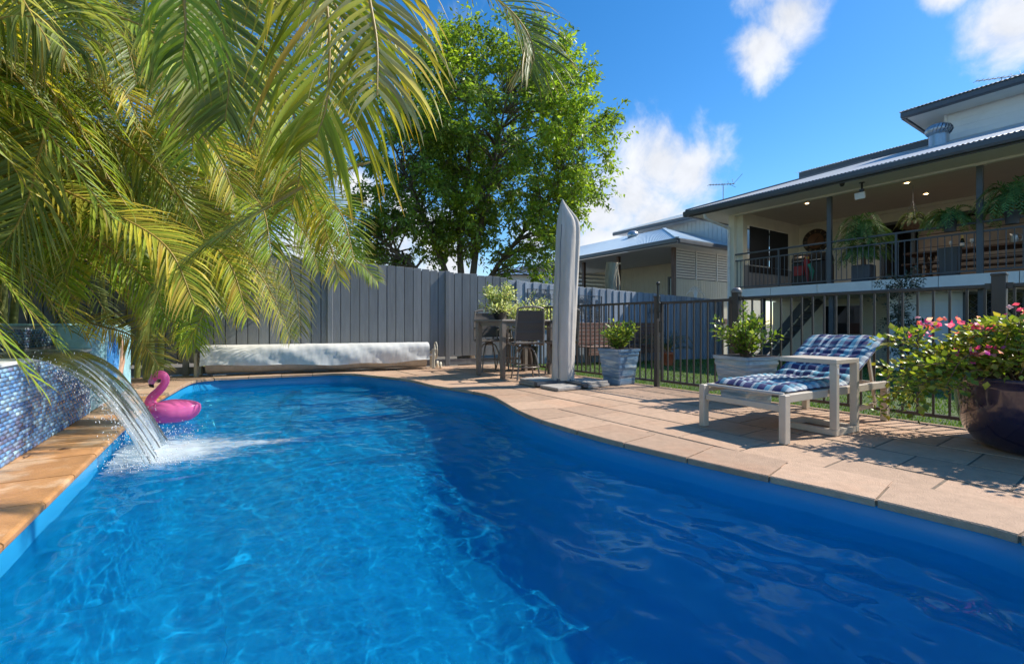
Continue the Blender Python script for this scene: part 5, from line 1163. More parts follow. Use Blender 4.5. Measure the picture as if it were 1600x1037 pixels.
for (c, r_, n) in ELL:
    for k in range(n):
        d = Vector((rs.gauss(0, 1), rs.gauss(0, 1), rs.gauss(0, 1))).normalized(); rad = rs.uniform(.35, 1) ** .6; q = Vector((c[0] + d.x * r_[0] * rad, c[1] + d.y * r_[1] * rad, c[2] + d.z * r_[2] * rad))
        if q.z < 2.2: continue
        bp = min(limb_pts, key=lambda t: (t[0] - q).length + max(0, t[0].z - q.z) * 1.5); b0 = bp[0]; mid = (b0 + q) / 2 + Vector((rs.gauss(0, .12), rs.gauss(0, .12), .18)); pts = smooth_path([b0, mid, q], 9)
        bm_.tube(pts, list(np.linspace(min(.045, bp[1] * .6 + .008), .006, 9)), 5, cap=False)
        cr = rs.uniform(.30, .62); out = (q - Vector(c)).normalized(); tone = rs.uniform(.75, 1.25); yel = rs.random() < (.45 if q.x > .6 or q.z > 7 else .2)  # yellower leaves at right and top paint sunlight into the crown
        for s in range(rs.randint(5, 8)):                     # twigs
            tv = (Vector((rs.gauss(0, 1), rs.gauss(0, 1), rs.gauss(0, .8))) + out * .5).normalized() * cr * rs.uniform(.6, 1.3); e = q + tv; bm_.tube([q, q + tv * .5 + Z * .03, e], [.006, .004, .002], 4, cap=False)
            for w in range(rs.randint(12, 19)):
                u = rs.uniform(.15, 1.08); pp = q + tv * u + Vector((rs.gauss(0, .055), rs.gauss(0, .055), rs.gauss(0, .055))); P.append(pp[:]); dd = tv.normalized() * .6 + Vector((rs.gauss(0, .7), rs.gauss(0, .7), rs.gauss(-.35, .5))); Dv.append(dd[:]); l = rs.uniform(.095, .165); Ln.append(l); Wd.append(l * rs.uniform(.42, .55))
                base = rs.choice([(.30, .37, .042), (.33, .37, .045), (.26, .34, .038)] if yel else [(.22, .29, .05), (.19, .26, .045), (.27, .33, .05), (.15, .215, .04)]); j = tone * rs.uniform(.8, 1.2); Cc.append([x * j for x in base])
bm_.build('branches', 'bark', tree)
n = len(P); up = np.array([0, 0, 1.0]) + rng.normal(size=(n, 3)) * .5
v, f, c = leaf_arrays(np.array(P), np.array(Dv), up, np.array(Ln), np.array(Wd), np.array(Cc), fold=.22, droop=.1); np_mesh('crown', v, f, 'leaf_tree', c, tree)

# ------------------------------------------------------------------ grass
n = 70000; s = rng.uniform(-4.5, 10.5, n); d = rng.uniform(.05, 1, n) ** 1.6 * 9.0; base = np.array(F0)[None] + np.array(FDIR)[None] * s[:, None] + np.array(FN)[None] * d[:, None]; base[:, 2] = -.035 - .024 * d - .004
h = rng.uniform(.02, .05, n); w = rng.uniform(.004, .008, n) * (1 + d * .12); a = rng.uniform(0, 6.28, n); sd = np.stack([np.cos(a), np.sin(a), np.zeros(n)], 1); ln_ = rng.normal(size=(n, 3)) * .35; ln_[:, 2] = 1; ln_ = unit(ln_)
v = np.stack([base - sd * w[:, None], base + sd * w[:, None], base + ln_ * h[:, None]], 1).reshape(-1, 3); f = np.arange(n * 3).reshape(-1, 3); c = np.repeat(pal(n, [(.09, .19, .03), (.12, .23, .035), (.16, .26, .05), (.07, .15, .025)]), 3, axis=0)
gr = np_mesh('grass', v, f, 'grass', c, None, kind='stuff'); tag(gr, 'short green lawn grass beyond the pool fence', 'grass')
# ------------------------------------------------------------------ main house with raised deck
R0 = Vector((6.73, 14.0, 0)); S_ = -U
def H(s, d, z): return R0 + S_ * s + V * d + Z * z
house = thing('house', H(3, 2, -.3), 'white weatherboard house with a raised deck, charcoal gutters and metal roof', 'house')
def hbox(name, mat, s0, s1, d0, d1, z0, z1, ch=0.0, parent=None):
    m = MB(); m.frame_box(H((s0 + s1) / 2, (d0 + d1) / 2, (z0 + z1) / 2), S_ * ((s1 - s0) / 2), V * ((d1 - d0) / 2), Z * ((z1 - z0) / 2), ch=ch); return m.build(name, mat, parent or house)
SE = 10.5
hbox('ground_slab', 'concrete', -.6, SE, -.9, 9, -.45, -.27)
hbox('deck_floor', 'timber_dark', .02, SE, .03, 3.84, 1.70, 1.93)
# deck edge: fascia sheets with open joints, white batten below
for i in range(8):
    hbox('fascia_panel', 'white_paint', .01 + i * 1.2, .01 + (i + 1) * 1.2 - .012, -.018, .025, 1.69, 1.945)
hbox('fascia_batten', 'white_paint', -.01, SE, -.05, .02, 1.63, 1.685)
hbox('under_deck_lining', 'ceiling_taupe', .05, SE, .1, 3.8, 1.655, 1.695)
# lower walls
hbox('lower_wall', 'cream_paint', -.02, 3.79, 2.5, 2.65, -.3, 1.65)
hbox('lower_return_wall', 'cream_paint', 3.79, 3.89, .66, 2.65, -.3, 1.65)
hbox('lower_front_core', 'white_paint', 3.80, 9.5, .62, .80, -.3, 1.64)
bmm = MB(); bmm.frame_box((0, 0, 0), (.625, 0, 0), (0, .012, 0), (0, 0, .077), ch=.004); bme = bmm.mesh('weatherboard', 'weatherboard'); hrz = math.atan2(S_.y, S_.x)
for i in range(12): piece('weatherboard', bme, house, H(4.425, .602, -.2 + i * .156), rot=(R(4), 0, hrz))
hbox('corner_trim', 'white_paint', 3.76, 3.82, .575, .64, -.3, 1.64); 
# security door and frames
dr = hbox('security_door', 'dark_glass', 5.14, 6.9, .585, .61, -.27, 1.55)
m = MB()
for k in range(-14, 24):
    for sg in (-1, 1):
        a0 = 5.16 + k * .13
        pts = [(a0, -.25), (a0 + sg * 1.75, 1.5)]
        x0, z0, x1, z1 = pts[0][0], pts[0][1], pts[1][0], pts[1][1]
        # clip to the leaf
        t0, t1 = 0.0, 1.0
        for (lo, hi, a, b) in ((5.17, 6.87, x0, x1),):
            for (bnd, sgn) in ((lo, 1), (hi, -1)):
                da, db = (a - bnd) * sgn, (b - bnd) * sgn
                if da < 0 and db < 0: t1 = -1
                elif da < 0: t0 = max(t0, da / (da - db))
                elif db < 0: t1 = min(t1, da / (da - db))
        if t1 - t0 > .05: m.bar(H(x0 + (x1 - x0) * t0, .578, z0 + (z1 - z0) * t0), H(x0 + (x1 - x0) * t1, .578, z0 + (z1 - z0) * t1), .006, .010, up=V)
m.build('diamond_grille', 'charcoal', dr)
m = MB()
for s in (5.10, 5.99, 6.92): m.bar(H(s, .575, -.27), H(s, .575, 1.57), .06, .05, up=V)
m.bar(H(5.07, .575, 1.575), H(6.95, .575, 1.575), .05, .05); m.build('door_frame', 'charcoal', dr)
hbox('door_trim', 'white_paint', 5.02, 5.068, .57, .63, -.27, 1.64)
# lower window, three panes
w_ = hbox('window', 'white_paint', 1.50, 2.54, 2.47, 2.52, .54, 1.50)
for i in range(3): hbox('pane', 'dark_glass', 1.56 + i * .315, 1.56 + i * .315 + .29, 2.455, 2.475, .60, 1.44, parent=w_)
# corner column, posts
hbox('corner_column', 'cream_paint', -.06, .12, -.02, .14, -.3, 4.25)
hbox('corner_column', 'cream_paint', .12, .30, .145, .20, 1.95, 4.25)
for s in (2.67, 5.44, 8.2):
    hbox('deck_post', 'charcoal', s - .05, s + .05, -.0, .10, 1.946, 4.20, ch=.004)
for s in (.9, 2.67, 5.44): hbox('lower_post', 'charcoal', s - .05, s + .05, .12, .22, -.28, 1.65)
# balustrade
rail = hbox('railing', 'charcoal', .12, SE, .02, .065, 2.99, 3.035, ch=.006)
hbox('mid_rail', 'charcoal', .12, SE, .028, .058, 2.80, 2.835, parent=rail); hbox('bottom_rail', 'charcoal', .12, SE, .028, .058, 2.00, 2.03, parent=rail)
bl = MB(); bl.box(-.0075, .0075, -.0075, .0075, 0, .775); blm = bl.mesh('baluster', 'charcoal')
for i in range(88): piece('baluster', blm, rail, H(.18 + i * .115, .043, 2.028), hrz)
for s in (1.40, 4.05, 6.8): hbox('railing_stanchion', 'charcoal', s - .02, s + .02, .022, .062, 1.946, 2.99, parent=rail)
# left end wall of the deck: half wall, blinds, frame
hbox('end_wall_lower', 'cladding_grey', .10, .18, .2, 3.9, 1.93, 2.72); hbox('end_wall_sill', 'white_paint', .09, .20, .2, 3.9, 2.72, 2.76)
hbox('end_wall_head', 'cream_paint', .10, .18, .2, 3.9, 3.98, 4.34); hbox('end_wall_pier', 'cream_paint', .10, .18, .2, .60, 2.76, 3.98); hbox('end_wall_pier', 'cream_paint', .10, .18, 3.10, 3.9, 2.76, 3.98)
for (a, b) in ((.70, 1.84), (1.88, 3.06)): hbox('roller_blind', 'blind_mesh', .19, .20, a, b, 2.52, 3.96)
# back wall with the wide opening
hbox('back_wall', 'cream_paint', .18, 2.56, 3.85, 3.97, 1.93, 4.34); hbox('back_wall_head', 'cream_paint', 2.56, SE, 3.85, 3.97, 3.95, 4.34)
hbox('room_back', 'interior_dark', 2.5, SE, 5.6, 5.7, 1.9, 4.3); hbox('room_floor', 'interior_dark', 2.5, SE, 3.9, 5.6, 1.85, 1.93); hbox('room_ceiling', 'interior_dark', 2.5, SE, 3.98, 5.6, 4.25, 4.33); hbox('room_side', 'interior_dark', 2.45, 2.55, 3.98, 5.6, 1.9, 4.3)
hbox('door_track', 'charcoal', 2.54, SE, 3.80, 3.86, 3.89, 3.97)
for s in (2.58, 3.30, 6.35, 8.6): hbox('door_jamb', 'charcoal', s - .04, s + .04, 3.80, 3.88, 1.95, 3.89)
for (a, b) in ((3.36, 5.9), (6.45, 8.5)):
    n = 5; hh = (3.86 - 2.0) / n
    for i in range(n): hbox('curtain_fold', 'tan_curtain', a, b, 4.05 + .006 * (i % 2), 4.09 + .006 * (i % 2), 2.0 + i * hh + .008, 2.0 + (i + 1) * hh - .008)
# ceiling, beam, soffit
hbox('deck_ceiling', 'ceiling_taupe', .1, SE, .12, 3.95, 4.34, 4.38); hbox('front_beam', 'soffit', -.06, SE, .0, .12, 4.20, 4.38)
hbox('ceiling_cornice', 'cream_paint', .2, SE, 3.77, 3.85, 4.25, 4.338)
hbox('eave_soffit', 'soffit', -.80, SE, -.98, -.002, 4.245, 4.27); hbox('eave_soffit', 'soffit', -.80, -.062, .0, 6, 4.245, 4.27)
for (s, mat) in ((2.67, 'soffit'), (5.44, 'soffit')): hbox('beam_block', mat, s - .09, s + .09, -.02, .13, 4.185, 4.199)
# gutters: quad profile with a lip
def gutter(name, p0, p1, outn_, mat='charcoal'):
    m = MB(); prof = [(0, -.02), (.10, -.02), (.118, .03), (.12, .11), (.105, .125), (.0, .135)]; P = []
    for p in (p0, p1): P += [p + outn_ * a + Z * b for (a, b) in prof]
    n = len(prof); m.add(P, [(i, (i + 1) % n, n + (i + 1) % n, n + i) for i in range(n)] + [tuple(range(n))[::-1], tuple(range(n, 2 * n))]); return m.build(name, mat, house)
gutter('gutter', H(-.90, -.985, 4.25), H(SE, -.985, 4.25), -V); gutter('gutter', H(-.785, -1.10, 4.25), H(-.785, 6, 4.25), -S_)
hbox('fascia', 'charcoal', -.785, SE, -.984, -.96, 4.20, 4.40)
def corrugated(name, quad, mat, parent, pitch=.076, amp=.009):
    """quad: (eave0, eave1, top1, top0); ribs run from eave to top"""
    a, b, c, d = [Vector(q) for q in quad]; n = max(4, int((b - a).length / pitch * 4)); nrm = (b - a).cross(d - a).normalized(); nrm = nrm if nrm.z > 0 else -nrm; V_, F_ = [], []
    for i in range(n + 1):
        q = i / n; w = amp * math.sin(i * math.pi / 2)
        V_ += [(a.lerp(b, q) + nrm * w)[:], (d.lerp(c, q) + nrm * w)[:]]
    for i in range(n): F_.append((2 * i, 2 * i + 2, 2 * i + 3, 2 * i + 1))
    return np_mesh(name, V_, F_, mat, None, parent, smooth=True)
tp = math.tan(R(18.6)); dd_ = 3.55
corrugated('roof', (H(-.84, -1.06, 4.40), H(SE, -1.06, 4.40), H(SE, -1.06 + dd_, 4.40 + dd_ * tp), H(-.84 + dd_, -1.06 + dd_, 4.40 + dd_ * tp)), 'roof_metal', house)
corrugated('roof', (H(-.84, 6.0, 4.40), H(-.84, -1.06, 4.40), H(-.84 + dd_, -1.06 + dd_, 4.40 + dd_ * tp), H(-.84 + dd_, 6.0, 4.40 + dd_ * tp)), 'roof_metal', house)
m = MB(); m.bar(H(-.84, -1.06, 4.42), H(-.84 + dd_, -1.06 + dd_, 4.42 + dd_ * tp), .14, .03); m.build('hip_cap', 'charcoal_light', house)
# higher roof and upper storey behind
hbox('upper_fascia', 'charcoal', .58, SE, 2.98, 3.05, 5.72, 5.92); hbox('upper_wall_low', 'white_paint', 1.0, SE, 3.3, 3.4, 4.4, 5.75)
corrugated('upper_roof', (H(.50, 2.95, 5.93), H(SE, 2.95, 5.93), H(SE, 6.0, 6.6), H(3.2, 6.0, 6.6)), 'roof_metal', house)
hbox('upper_storey_core', 'white_paint', 4.36, SE, 2.52, 6, 4.9, 6.28)
wb = MB(); wb.frame_box((0, 0, 0), (3.06, 0, 0), (0, .012, 0), (0, 0, .084), ch=.004); wbm = wb.mesh('weatherboard', 'weatherboard')
for i in range(8): piece('weatherboard', wbm, house, H(7.42, 2.508, 4.98 + i * .168), rot=(R(3.5), 0, hrz))
hbox('corner_trim', 'white_paint', 4.30, 4.36, 2.485, 2.56, 4.9, 6.28)
hbox('upper_soffit', 'soffit', 3.72, SE, 1.86, 6, 6.28, 6.31); hbox('upper_gutter', 'charcoal', 3.62, SE, 1.72, 1.86, 6.26, 6.42, ch=.03); hbox('upper_gutter', 'charcoal', 3.60, 3.72, 1.861, 6, 6.26, 6.42, ch=.03)
corrugated('upper_roof', (H(3.6, 1.70, 6.43), H(SE, 1.70, 6.43), H(SE, 5, 7.4), H(6.9, 5, 7.4)), 'roof_metal', house); corrugated('upper_roof', (H(3.6, 6.4, 6.43), H(3.6, 1.70, 6.43), H(6.9, 5, 7.4), H(6.9, 6.4, 7.4)), 'roof_metal', house)
# downpipe with offset bends
m = MB(); m.tube(smooth_path([H(-.25, -.93, 4.26), H(-.25, -.93, 4.12), H(-.20, -.80, 4.03), H(-.05, -.16, 3.86), H(-.02, -.07, 3.70), H(-.02, -.065, 2.5), H(-.02, -.065, -.25)], 40), .042, 12); m.build('downpipe', 'white_plastic', house)
# downlights in the deck ceiling
for (px, py) in ((1261, 318), (1417, 286), (1447, 303)):
    k = (4.335 - CAM_H) * F_PX / (HOR - py); p = Vector(((px - 800) / F_PX * k, k, 4.333)); m = MB(); m.lathe([(.001, 0), (.045, 0)], p, 16, 0); m.lathe([(.045, -.002), (.06, -.004), (.062, .004)], p, 16, 1); m.build('downlight', ['lamp_lit', 'white_paint'], house)
    ld = bpy.data.lights.new('downlight_bulb', 'SPOT'); ld.energy = 15; ld.color = (1, .83, .64); ld.spot_size = R(150); ld.spot_blend = .6; ld.shadow_soft_size = .04; lo = bpy.data.objects.new('downlight_bulb', ld); col.objects.link(lo); lo.location = p - Z * .012 - ORIGIN[house]; lo.parent = house
# floodlight and sensor under the eave
fl_ = thing('floodlight', H(3.55, -.45, 4.2), 'small white floodlight on a black bracket under the eave', 'floodlight')
m = MB(); m.tube([H(3.55, -.45, 4.245), H(3.55, -.45, 4.06)], .022, 8); m.lathe([(.001, 4.235), (.06, 4.235), (.06, 4.247)], H(3.55, -.45, 0), 14); m.frame_box(H(3.55, -.45, 4.06), S_ * .05, V * .03, Z * .03, ch=.008); m.build('bracket', 'vinyl_black', fl_)
m = MB(); m.frame_box(H(3.53, -.50, 3.93), S_ * .10, (V * .035 + Z * .01), (Z * .075 - V * .02), ch=.012); m.build('lamp_head', 'white_plastic', fl_)
sn = thing('motion_sensor', H(3.3, -.86, 4.2), 'black dome motion sensor under the gutter', 'sensor'); m = MB(); m.lathe([(.05, 0), (.052, -.04), (.045, -.075), (.025, -.095), (.001, -.10)], H(3.3, -.86, 4.245), 16); m.build('dome', 'vinyl_black', sn); m = MB(); m.lathe([(.001, .0), (.06, 0), (.06, -.02), (.05, -.021)], H(3.3, -.86, 4.244), 16); m.build('mount', 'vinyl_black', sn)
# turbine roof vent
vp = D(1467, 218, 11.2); wv_ = thing('roof_vent', vp, 'grey spinning turbine vent on the house roof', 'roof vent')
m = MB(); m.lathe([(.20, -.35), (.19, 0), (.185, .10)], vp, 24); m.build('vent_neck', 'galv', wv_)
m = MB()
for k in range(22):
    a0 = 2 * math.pi * k / 22; P = []
    for i in range(9):
        q = i / 8; z = .10 + .24 * q; r_ = .18 + .085 * math.sin(math.pi * (.08 + .84 * q)); a = a0 + .35 * q
        P += [vp + Vector((r_ * math.cos(a), r_ * math.sin(a), z)), vp + Vector(((r_ - .014) * math.cos(a + .22), (r_ - .014) * math.sin(a + .22), z))]
    m.add(P, [(2 * i, 2 * i + 1, 2 * i + 3, 2 * i + 2) for i in range(8)], 0, True)
m.lathe([(.19, .33), (.13, .37), (.05, .385), (.001, .387)], vp, 22); m.build('vent_vanes', 'galv', wv_)
# antennas
def antenna(base, h, boom, L_, label, dish=False):
    a = thing('tv_antenna', base, label, 'antenna'); m = MB(); m.tube([base, base + Z * h], .014, 8); m.build('mast', 'galv', a)
    c = base + Z * (h - .02); b0, b1 = c - boom * L_ * .55, c + boom * L_ * .45; m = MB(); m.tube([b0, b1], .012, 6); m.build('boom', 'charcoal', a); pr = Vector((-boom.y, boom.x, 0)).normalized(); m = MB()
    for i in range(9): q = b0.lerp(b1, i / 9); m.tube([q - pr * .10, q + pr * .10], .005, 5)
    for sg in (-1, 1): q = b0.lerp(b1, .78); m.tube([q, q + Z * .28 * sg * .6 + pr * .2 * sg + boom * .1], .006, 5); q = b0.lerp(b1, .95); m.tube([q, q + Z * .25 + pr * .25 * sg + boom * .15], .006, 5)
    m.build('elements', 'charcoal', a); return a
q = D(1130, 318, 15.0); antenna(q, .65, Vector((.98, .2, .10)).normalized(), .95, 'thin television antenna at the low end of the house roof')
q = D(1565, 150, 13.2); antenna(q, .55, Vector((.97, -.2, .06)).normalized(), 1.15, 'television antenna on the upper roof of the house')
# stairs under the deck
st = thing('staircase', H(.6, 1.4, -.3), 'dark open-tread stairs rising under the deck', 'stairs')
for d in (1.2, 1.95): m = MB(); m.bar(H(.15, d, -.27), H(1.65, d, 1.62), .04, .22); m.build('stringer', 'charcoal', st)
for i in range(9):
    m = MB(); q = (i + .6) / 9.5; m.frame_box(H(.15 + 1.5 * q, 1.575, -.27 + 1.89 * q + .03), S_ * .11, V * .355, Z * .018); m.build('tread', 'charcoal_light', st)

# ------------------------------------------------------------------ on the deck
ck = thing('wall_clock', H(.72, 3.84, 3.3), 'round dark wooden wall clock with pale numerals on the deck wall', 'clock'); ckp = H(.72, 3.835, 3.72); axm = Matrix((tuple(S_), tuple(Z), tuple(-V))).transposed()
m = MB(); m.lathe([(.001, .01), (.27, .012), (.27, .02)], ckp, 40, axis=axm); m.build('clock_face', 'clock_wood', ck)
m = MB(); m.lathe([(.26, .0), (.26, .03), (.40, .03), (.41, .0)], ckp, 40, axis=axm); m.build('clock_ring', 'clock_ring', ck)
m = MB(); ROM = [2, 1, 2, 3, 2, 1, 2, 3, 3, 2, 1, 2]
for k in range(12):
    a = R(90 - 30 * k); rd = axm @ Vector((math.cos(a), math.sin(a), 0)); tg = axm @ Vector((-math.sin(a), math.cos(a), 0))
    for j in range(ROM[k]): o = tg * ((j - (ROM[k] - 1) / 2) * .026); m.bar(ckp + rd * .285 + o - V * .033, ckp + rd * .375 + o - V * .033, .008, .004, up=V)
m.build('numerals', 'wicker', ck)
m = MB(); m.bar(ckp - V * .03, ckp + (axm @ Vector((.10, .13, 0))) - V * .03, .014, .006, up=V); m.bar(ckp - V * .034, ckp + (axm @ Vector((-.05, -.2, 0))) - V * .034, .01, .006, up=V); m.build('hands', 'vinyl_black', ck)
# barbecue with red and coloured things
bq = thing('barbecue', H(1.6, 1.3, 1.95), 'black hooded barbecue with red panels behind the deck railing', 'barbecue')
m = MB(); m.frame_box(H(1.72, 1.3, 2.33), S_ * .45, V * .28, Z * .36, ch=.02); m.build('cabinet', 'pot_black', bq)
m = MB(); P = []
for s in (1.28, 2.16): P += [H(s, 1.3 + .29 * math.cos(a), 2.70 + .26 * math.sin(a)) for a in np.linspace(0, math.pi, 9)]
m.add(P, [(i, i + 1, 10 + i, 9 + i) for i in range(8)] + [tuple(range(9)), tuple(range(9, 18))[::-1]], 0, True); m.build('hood', 'vinyl_black', bq)
m = MB(); m.frame_box(H(1.48, 1.0, 2.45), S_ * .14, V * .015, Z * .14, ch=.01); m.build('red_panel', 'red_paint', bq); m = MB(); m.tube([H(1.35, .97, 2.72), H(2.1, .97, 2.72)], .014, 8); m.build('hood_handle', 'galv', bq)
pr_ = thing('parrot_ornament', H(1.95, .45, 1.95), 'red, yellow and green parrot ornament by the deck railing', 'ornament')
m = MB(); m.lathe([(.06, 0), (.03, .02), (.015, .05), (.015, .5)], H(1.95, .45, 1.945), 12); m.build('stand', 'vinyl_black', pr_)
m = MB(); m.tube([H(1.97, .45, 2.05), H(1.95, .44, 2.40), H(1.95, .44, 2.62), H(1.96, .43, 2.72), H(1.97, .43, 2.78)], [.015, .05, .075, .055, .045], 10); m.build('body', 'red_paint', pr_); m = MB(); m.sphere(H(1.97, .42, 2.72), .052, 10, 8); m.build('head', 'yellow_paint', pr_); m = MB(); m.tube([H(2.03, .40, 2.55), H(2.10, .42, 2.35), H(2.09, .43, 2.12)], [.05, .05, .02], 8); m.build('wing', 'green_paint', pr_)
def pot_fern(pos, r_, h, label, nf, ln, mat, seed, legs=None, rise=.35, droop=1.0):
    p = thing('potted_fern', pos, label, 'potted plant'); m = MB(); m.lathe([(.001, 0), (r_ * .72, 0), (r_ * .75, .01), (r_ * .95, h * .85), (r_ * 1.06, h * .86), (r_ * 1.06, h), (r_ * .95, h), (r_ * .93, h * .9)], pos, 24); m.lathe([(.001, h * .9), (r_ * .94, h * .9)], pos, 20, 1); m.build('pot', [mat, 'soil'], p); fern(p, pos + Z * h * .95, nf, ln, seed, rise=rise, droop=droop); return p
p = H(3.25, .50, 1.95); pf_ = thing('potted_fern', p, 'huge bushy fern spilling over the deck railing from a square grey planter', 'potted plant')
m = MB(); m.frame_box(p + Z * .22, S_ * .20, V * .20, Z * .22, ch=.02); m.build('planter', 'pot_grey', pf_); m = MB(); m.tube([p + Z * .4, p + Z * 1.0], .05, 8); m.build('stem', 'stem_brown', pf_); fern(pf_, p + Z * 1.12, 46, .62, 41, rise=.55); fern(pf_, p + Z * .78, 30, .60, 42, rise=.2, droop=1.3)
pp = H(4.98, .04, 3.02); pot_fern(pp - Z * .13, .125, .26, 'fern in a round grey pot hooked on the railing next to the deck post', 34, .52, 'pot_grey', 43, rise=.30)
pp = H(5.90, .04, 3.02); pot_fern(pp - Z * .13, .125, .26, 'bushy fern in a grey railing pot at the right picture edge', 40, .60, 'pot_grey', 44, rise=.65)
# hanging basket
hb = H(4.02, 1.25, 3.40); hk = thing('hanging_basket', hb, 'coir hanging basket with trailing plant under the deck ceiling', 'hanging basket')
m = MB(); m.lathe([(.001, -.19), (.10, -.175), (.18, -.12), (.23, -.03), (.24, .02), (.22, .02), (.2, -.01), (.001, -.02)], hb, 28); m.build('coir_bowl', 'coir', hk)
m = MB()
for k in range(3): a = 2 * math.pi * k / 3; m.tube([hb + Vector((.235 * math.cos(a), .235 * math.sin(a), .02)), hb + Z * .55], .005, 5)
m.tube([hb + Z * .55, hb + Z * .935], .006, 5); m.build('chain', 'charcoal', hk); fern(hk, hb + Z * .0, 30, .34, 45, colours=((.08, .14, .06), (.10, .17, .07), (.06, .11, .05)), rise=.5)
# dining setting
dt = thing('dining_table', H(5.2, 2.2, 1.95), 'long dark timber dining table on the deck', 'table')
for i in range(5): m = MB(); m.frame_box(H(5.4, 1.75 + i * .19, 2.70), S_ * 1.7, V * .092, Z * .025, ch=.004); m.build('top_plank', 'timber_dark', dt)
for s in (4.1, 6.7):
    m = MB(); m.bar(H(s, 1.8, 1.95), H(s, 2.45, 2.67), .09, .06, up=S_); m.bar(H(s, 2.45, 1.95), H(s, 1.8, 2.67), .09, .06, up=S_); m.build('trestle_leg', 'timber_dark', dt)
for (d, lab) in ((1.35, 'long dark timber bench on the railing side of the dining table'), (2.95, 'long dark timber bench on the wall side of the dining table')):
    b_ = thing('dining_bench', H(5.2, d, 1.95), lab, 'bench'); m = MB(); m.frame_box(H(5.3, d, 2.38), S_ * 1.5, V * .16, Z * .022, ch=.004); m.build('seat', 'timber_dark', b_)
    for s in (4.1, 6.5): m = MB(); m.frame_box(H(s, d, 2.155), S_ * .03, V * .13, Z * .20); m.build('leg', 'timber_dark', b_)
bt = H(4.78, 1.85, 2.727); bo = thing('wine_bottle', bt, 'dark wine bottle with a gold neck on the dining table', 'bottle'); m = MB(); m.lathe([(.001, 0), (.040, 0), (.042, .02), (.042, .17), (.030, .215), (.016, .245), (.015, .25)], bt, 16); m.build('glass_body', 'bottle_green', bo); m = MB(); m.lathe([(.0165, .225), (.017, .30), (.015, .315), (.001, .316)], bt, 14); m.build('foil', 'gold_foil', bo); m = MB(); m.lathe([(.0428, .06), (.0428, .13)], bt, 16); m.build('label', 'white_paint', bo)
for k, (s, lab) in enumerate(((4.58, 'wine glass on the dining table nearer the fern'), (4.95, 'wine glass beside the gold-necked bottle'))):
    gp = H(s, 1.82, 2.727); g_ = thing('wine_glass', gp, lab, 'glass'); m = MB(); m.lathe([(.001, 0), (.032, .002), (.004, .01), (.004, .09), (.028, .12), (.036, .16), (.03, .20)], gp, 16); m.build('glass', 'clear_glass', g_)
jp = H(5.62, 1.9, 2.727); jg = thing('metal_jug', jp, 'galvanised jug on the dining table beside the deck post', 'jug'); m = MB(); m.lathe([(.001, 0), (.075, 0), (.08, .01), (.065, .16), (.07, .22), (.062, .22), (.058, .16)], jp, 18); m.build('body', 'galv', jg); m = MB(); m.tube(smooth_path([jp + S_ * .065 + Z * .19, jp + S_ * .13 + Z * .17, jp + S_ * .12 + Z * .06, jp + S_ * .075 + Z * .04], 12), .008, 6); m.build('handle', 'galv', jg)
bkp = H(6.25, 1.95, 2.727); bk_ = thing('woven_bowl', bkp, 'pale woven bowl on the dining table right of the deck post', 'bowl'); m = MB(); m.lathe([(.001, 0), (.12, 0), (.20, .05), (.24, .10), (.22, .13), (.12, .17), (.001, .18)], bkp, 24); m.build('weave', 'wicker', bk_); m = MB(); m.lathe([(.242, .092), (.25, .10), (.242, .108)], bkp, 24); m.build('rim', 'wicker', bk_)
pl_ = H(4.78, .9, 1.95); pn = thing('tall_planter', pl_, 'empty dark square planter under the railing fern', 'planter'); m = MB(); P = []
for (w, z) in ((.14, 0), (.17, .68), (.17, .70), (.145, .70), (.14, .64)): P += [pl_ + S_ * (i * w) + V * (j * w) + Z * z for (i, j) in ((-1, -1), (1, -1), (1, 1), (-1, 1))]
m.add(P, [(r_ * 4 + k, r_ * 4 + (k + 1) % 4, r_ * 4 + 4 + (k + 1) % 4, r_ * 4 + 4 + k) for r_ in range(4) for k in range(4)] + [(3, 2, 1, 0)]); m.build('planter_body', 'charcoal', pn); m = MB(); m.add([pl_ + S_ * (i * .142) + V * (j * .142) + Z * .64 for (i, j) in ((-1, -1), (1, -1), (1, 1), (-1, 1))], [(0, 1, 2, 3)]); m.build('soil', 'soil', pn)
# dark-leaved small tree in front of the deck
tp_ = Vector((8.15, 9.55, -.22)); ft = thing('ornamental_fig', tp_, 'small dark-leaved tree in front of the deck', 'tree'); rs = random.Random(77); tr = MB(); stems = []
tr.tube(smooth_path([tp_, tp_ + Vector((.03, 0, .5)), tp_ + Vector((-.04, 0, 1.1)), tp_ + Vector((0, 0, 1.9))], 14), list(np.linspace(.028, .012, 14)), 8); tr.build('trunk', 'bark', ft)
for k in range(72):
    z = rs.uniform(.55, 2.2); a = rs.uniform(0, 6.28); w = (.46 if z > .9 else .3) * rs.uniform(.35, 1.15) * (1 if abs(z - 1.35) > .12 else .6); b = tp_ + Z * (z - .15); d = Vector((math.cos(a), math.sin(a), 0)); stems.append([b, b + d * w * .5 + Z * .12, b + d * w + Z * rs.uniform(-.1, .3)])
shrub_foliage(ft, tp_, stems, .075, .036, [(.028, .055, .040), (.04, .075, .05), (.055, .09, .065), (.02, .04, .03)], 'leaf_shade', stem_mat='bark', per=22, spread=.05, name='crown', up_bias=.0)  # bluish cast of shade is put into these dark leaf colours
# low bits on the house patio
for k, (px, lab) in enumerate(((1262, 'black planter box by the lower wall, under the stairs side'), (1322, 'black planter box under the lower window'))):
    q = H(1.35 + k * .85, 2.15, -.27); bx_ = thing('planter_box', q, lab, 'planter'); m = MB(); m.frame_box(q + Z * .20, S_ * .28, V * .16, Z * .20, ch=.015); m.build('box', 'pot_black', bx_); fern(bx_, q + Z * .36, 14, .26, 50 + k, colours=((.10, .055, .035), (.13, .07, .04), (.08, .05, .03)), rise=.6)

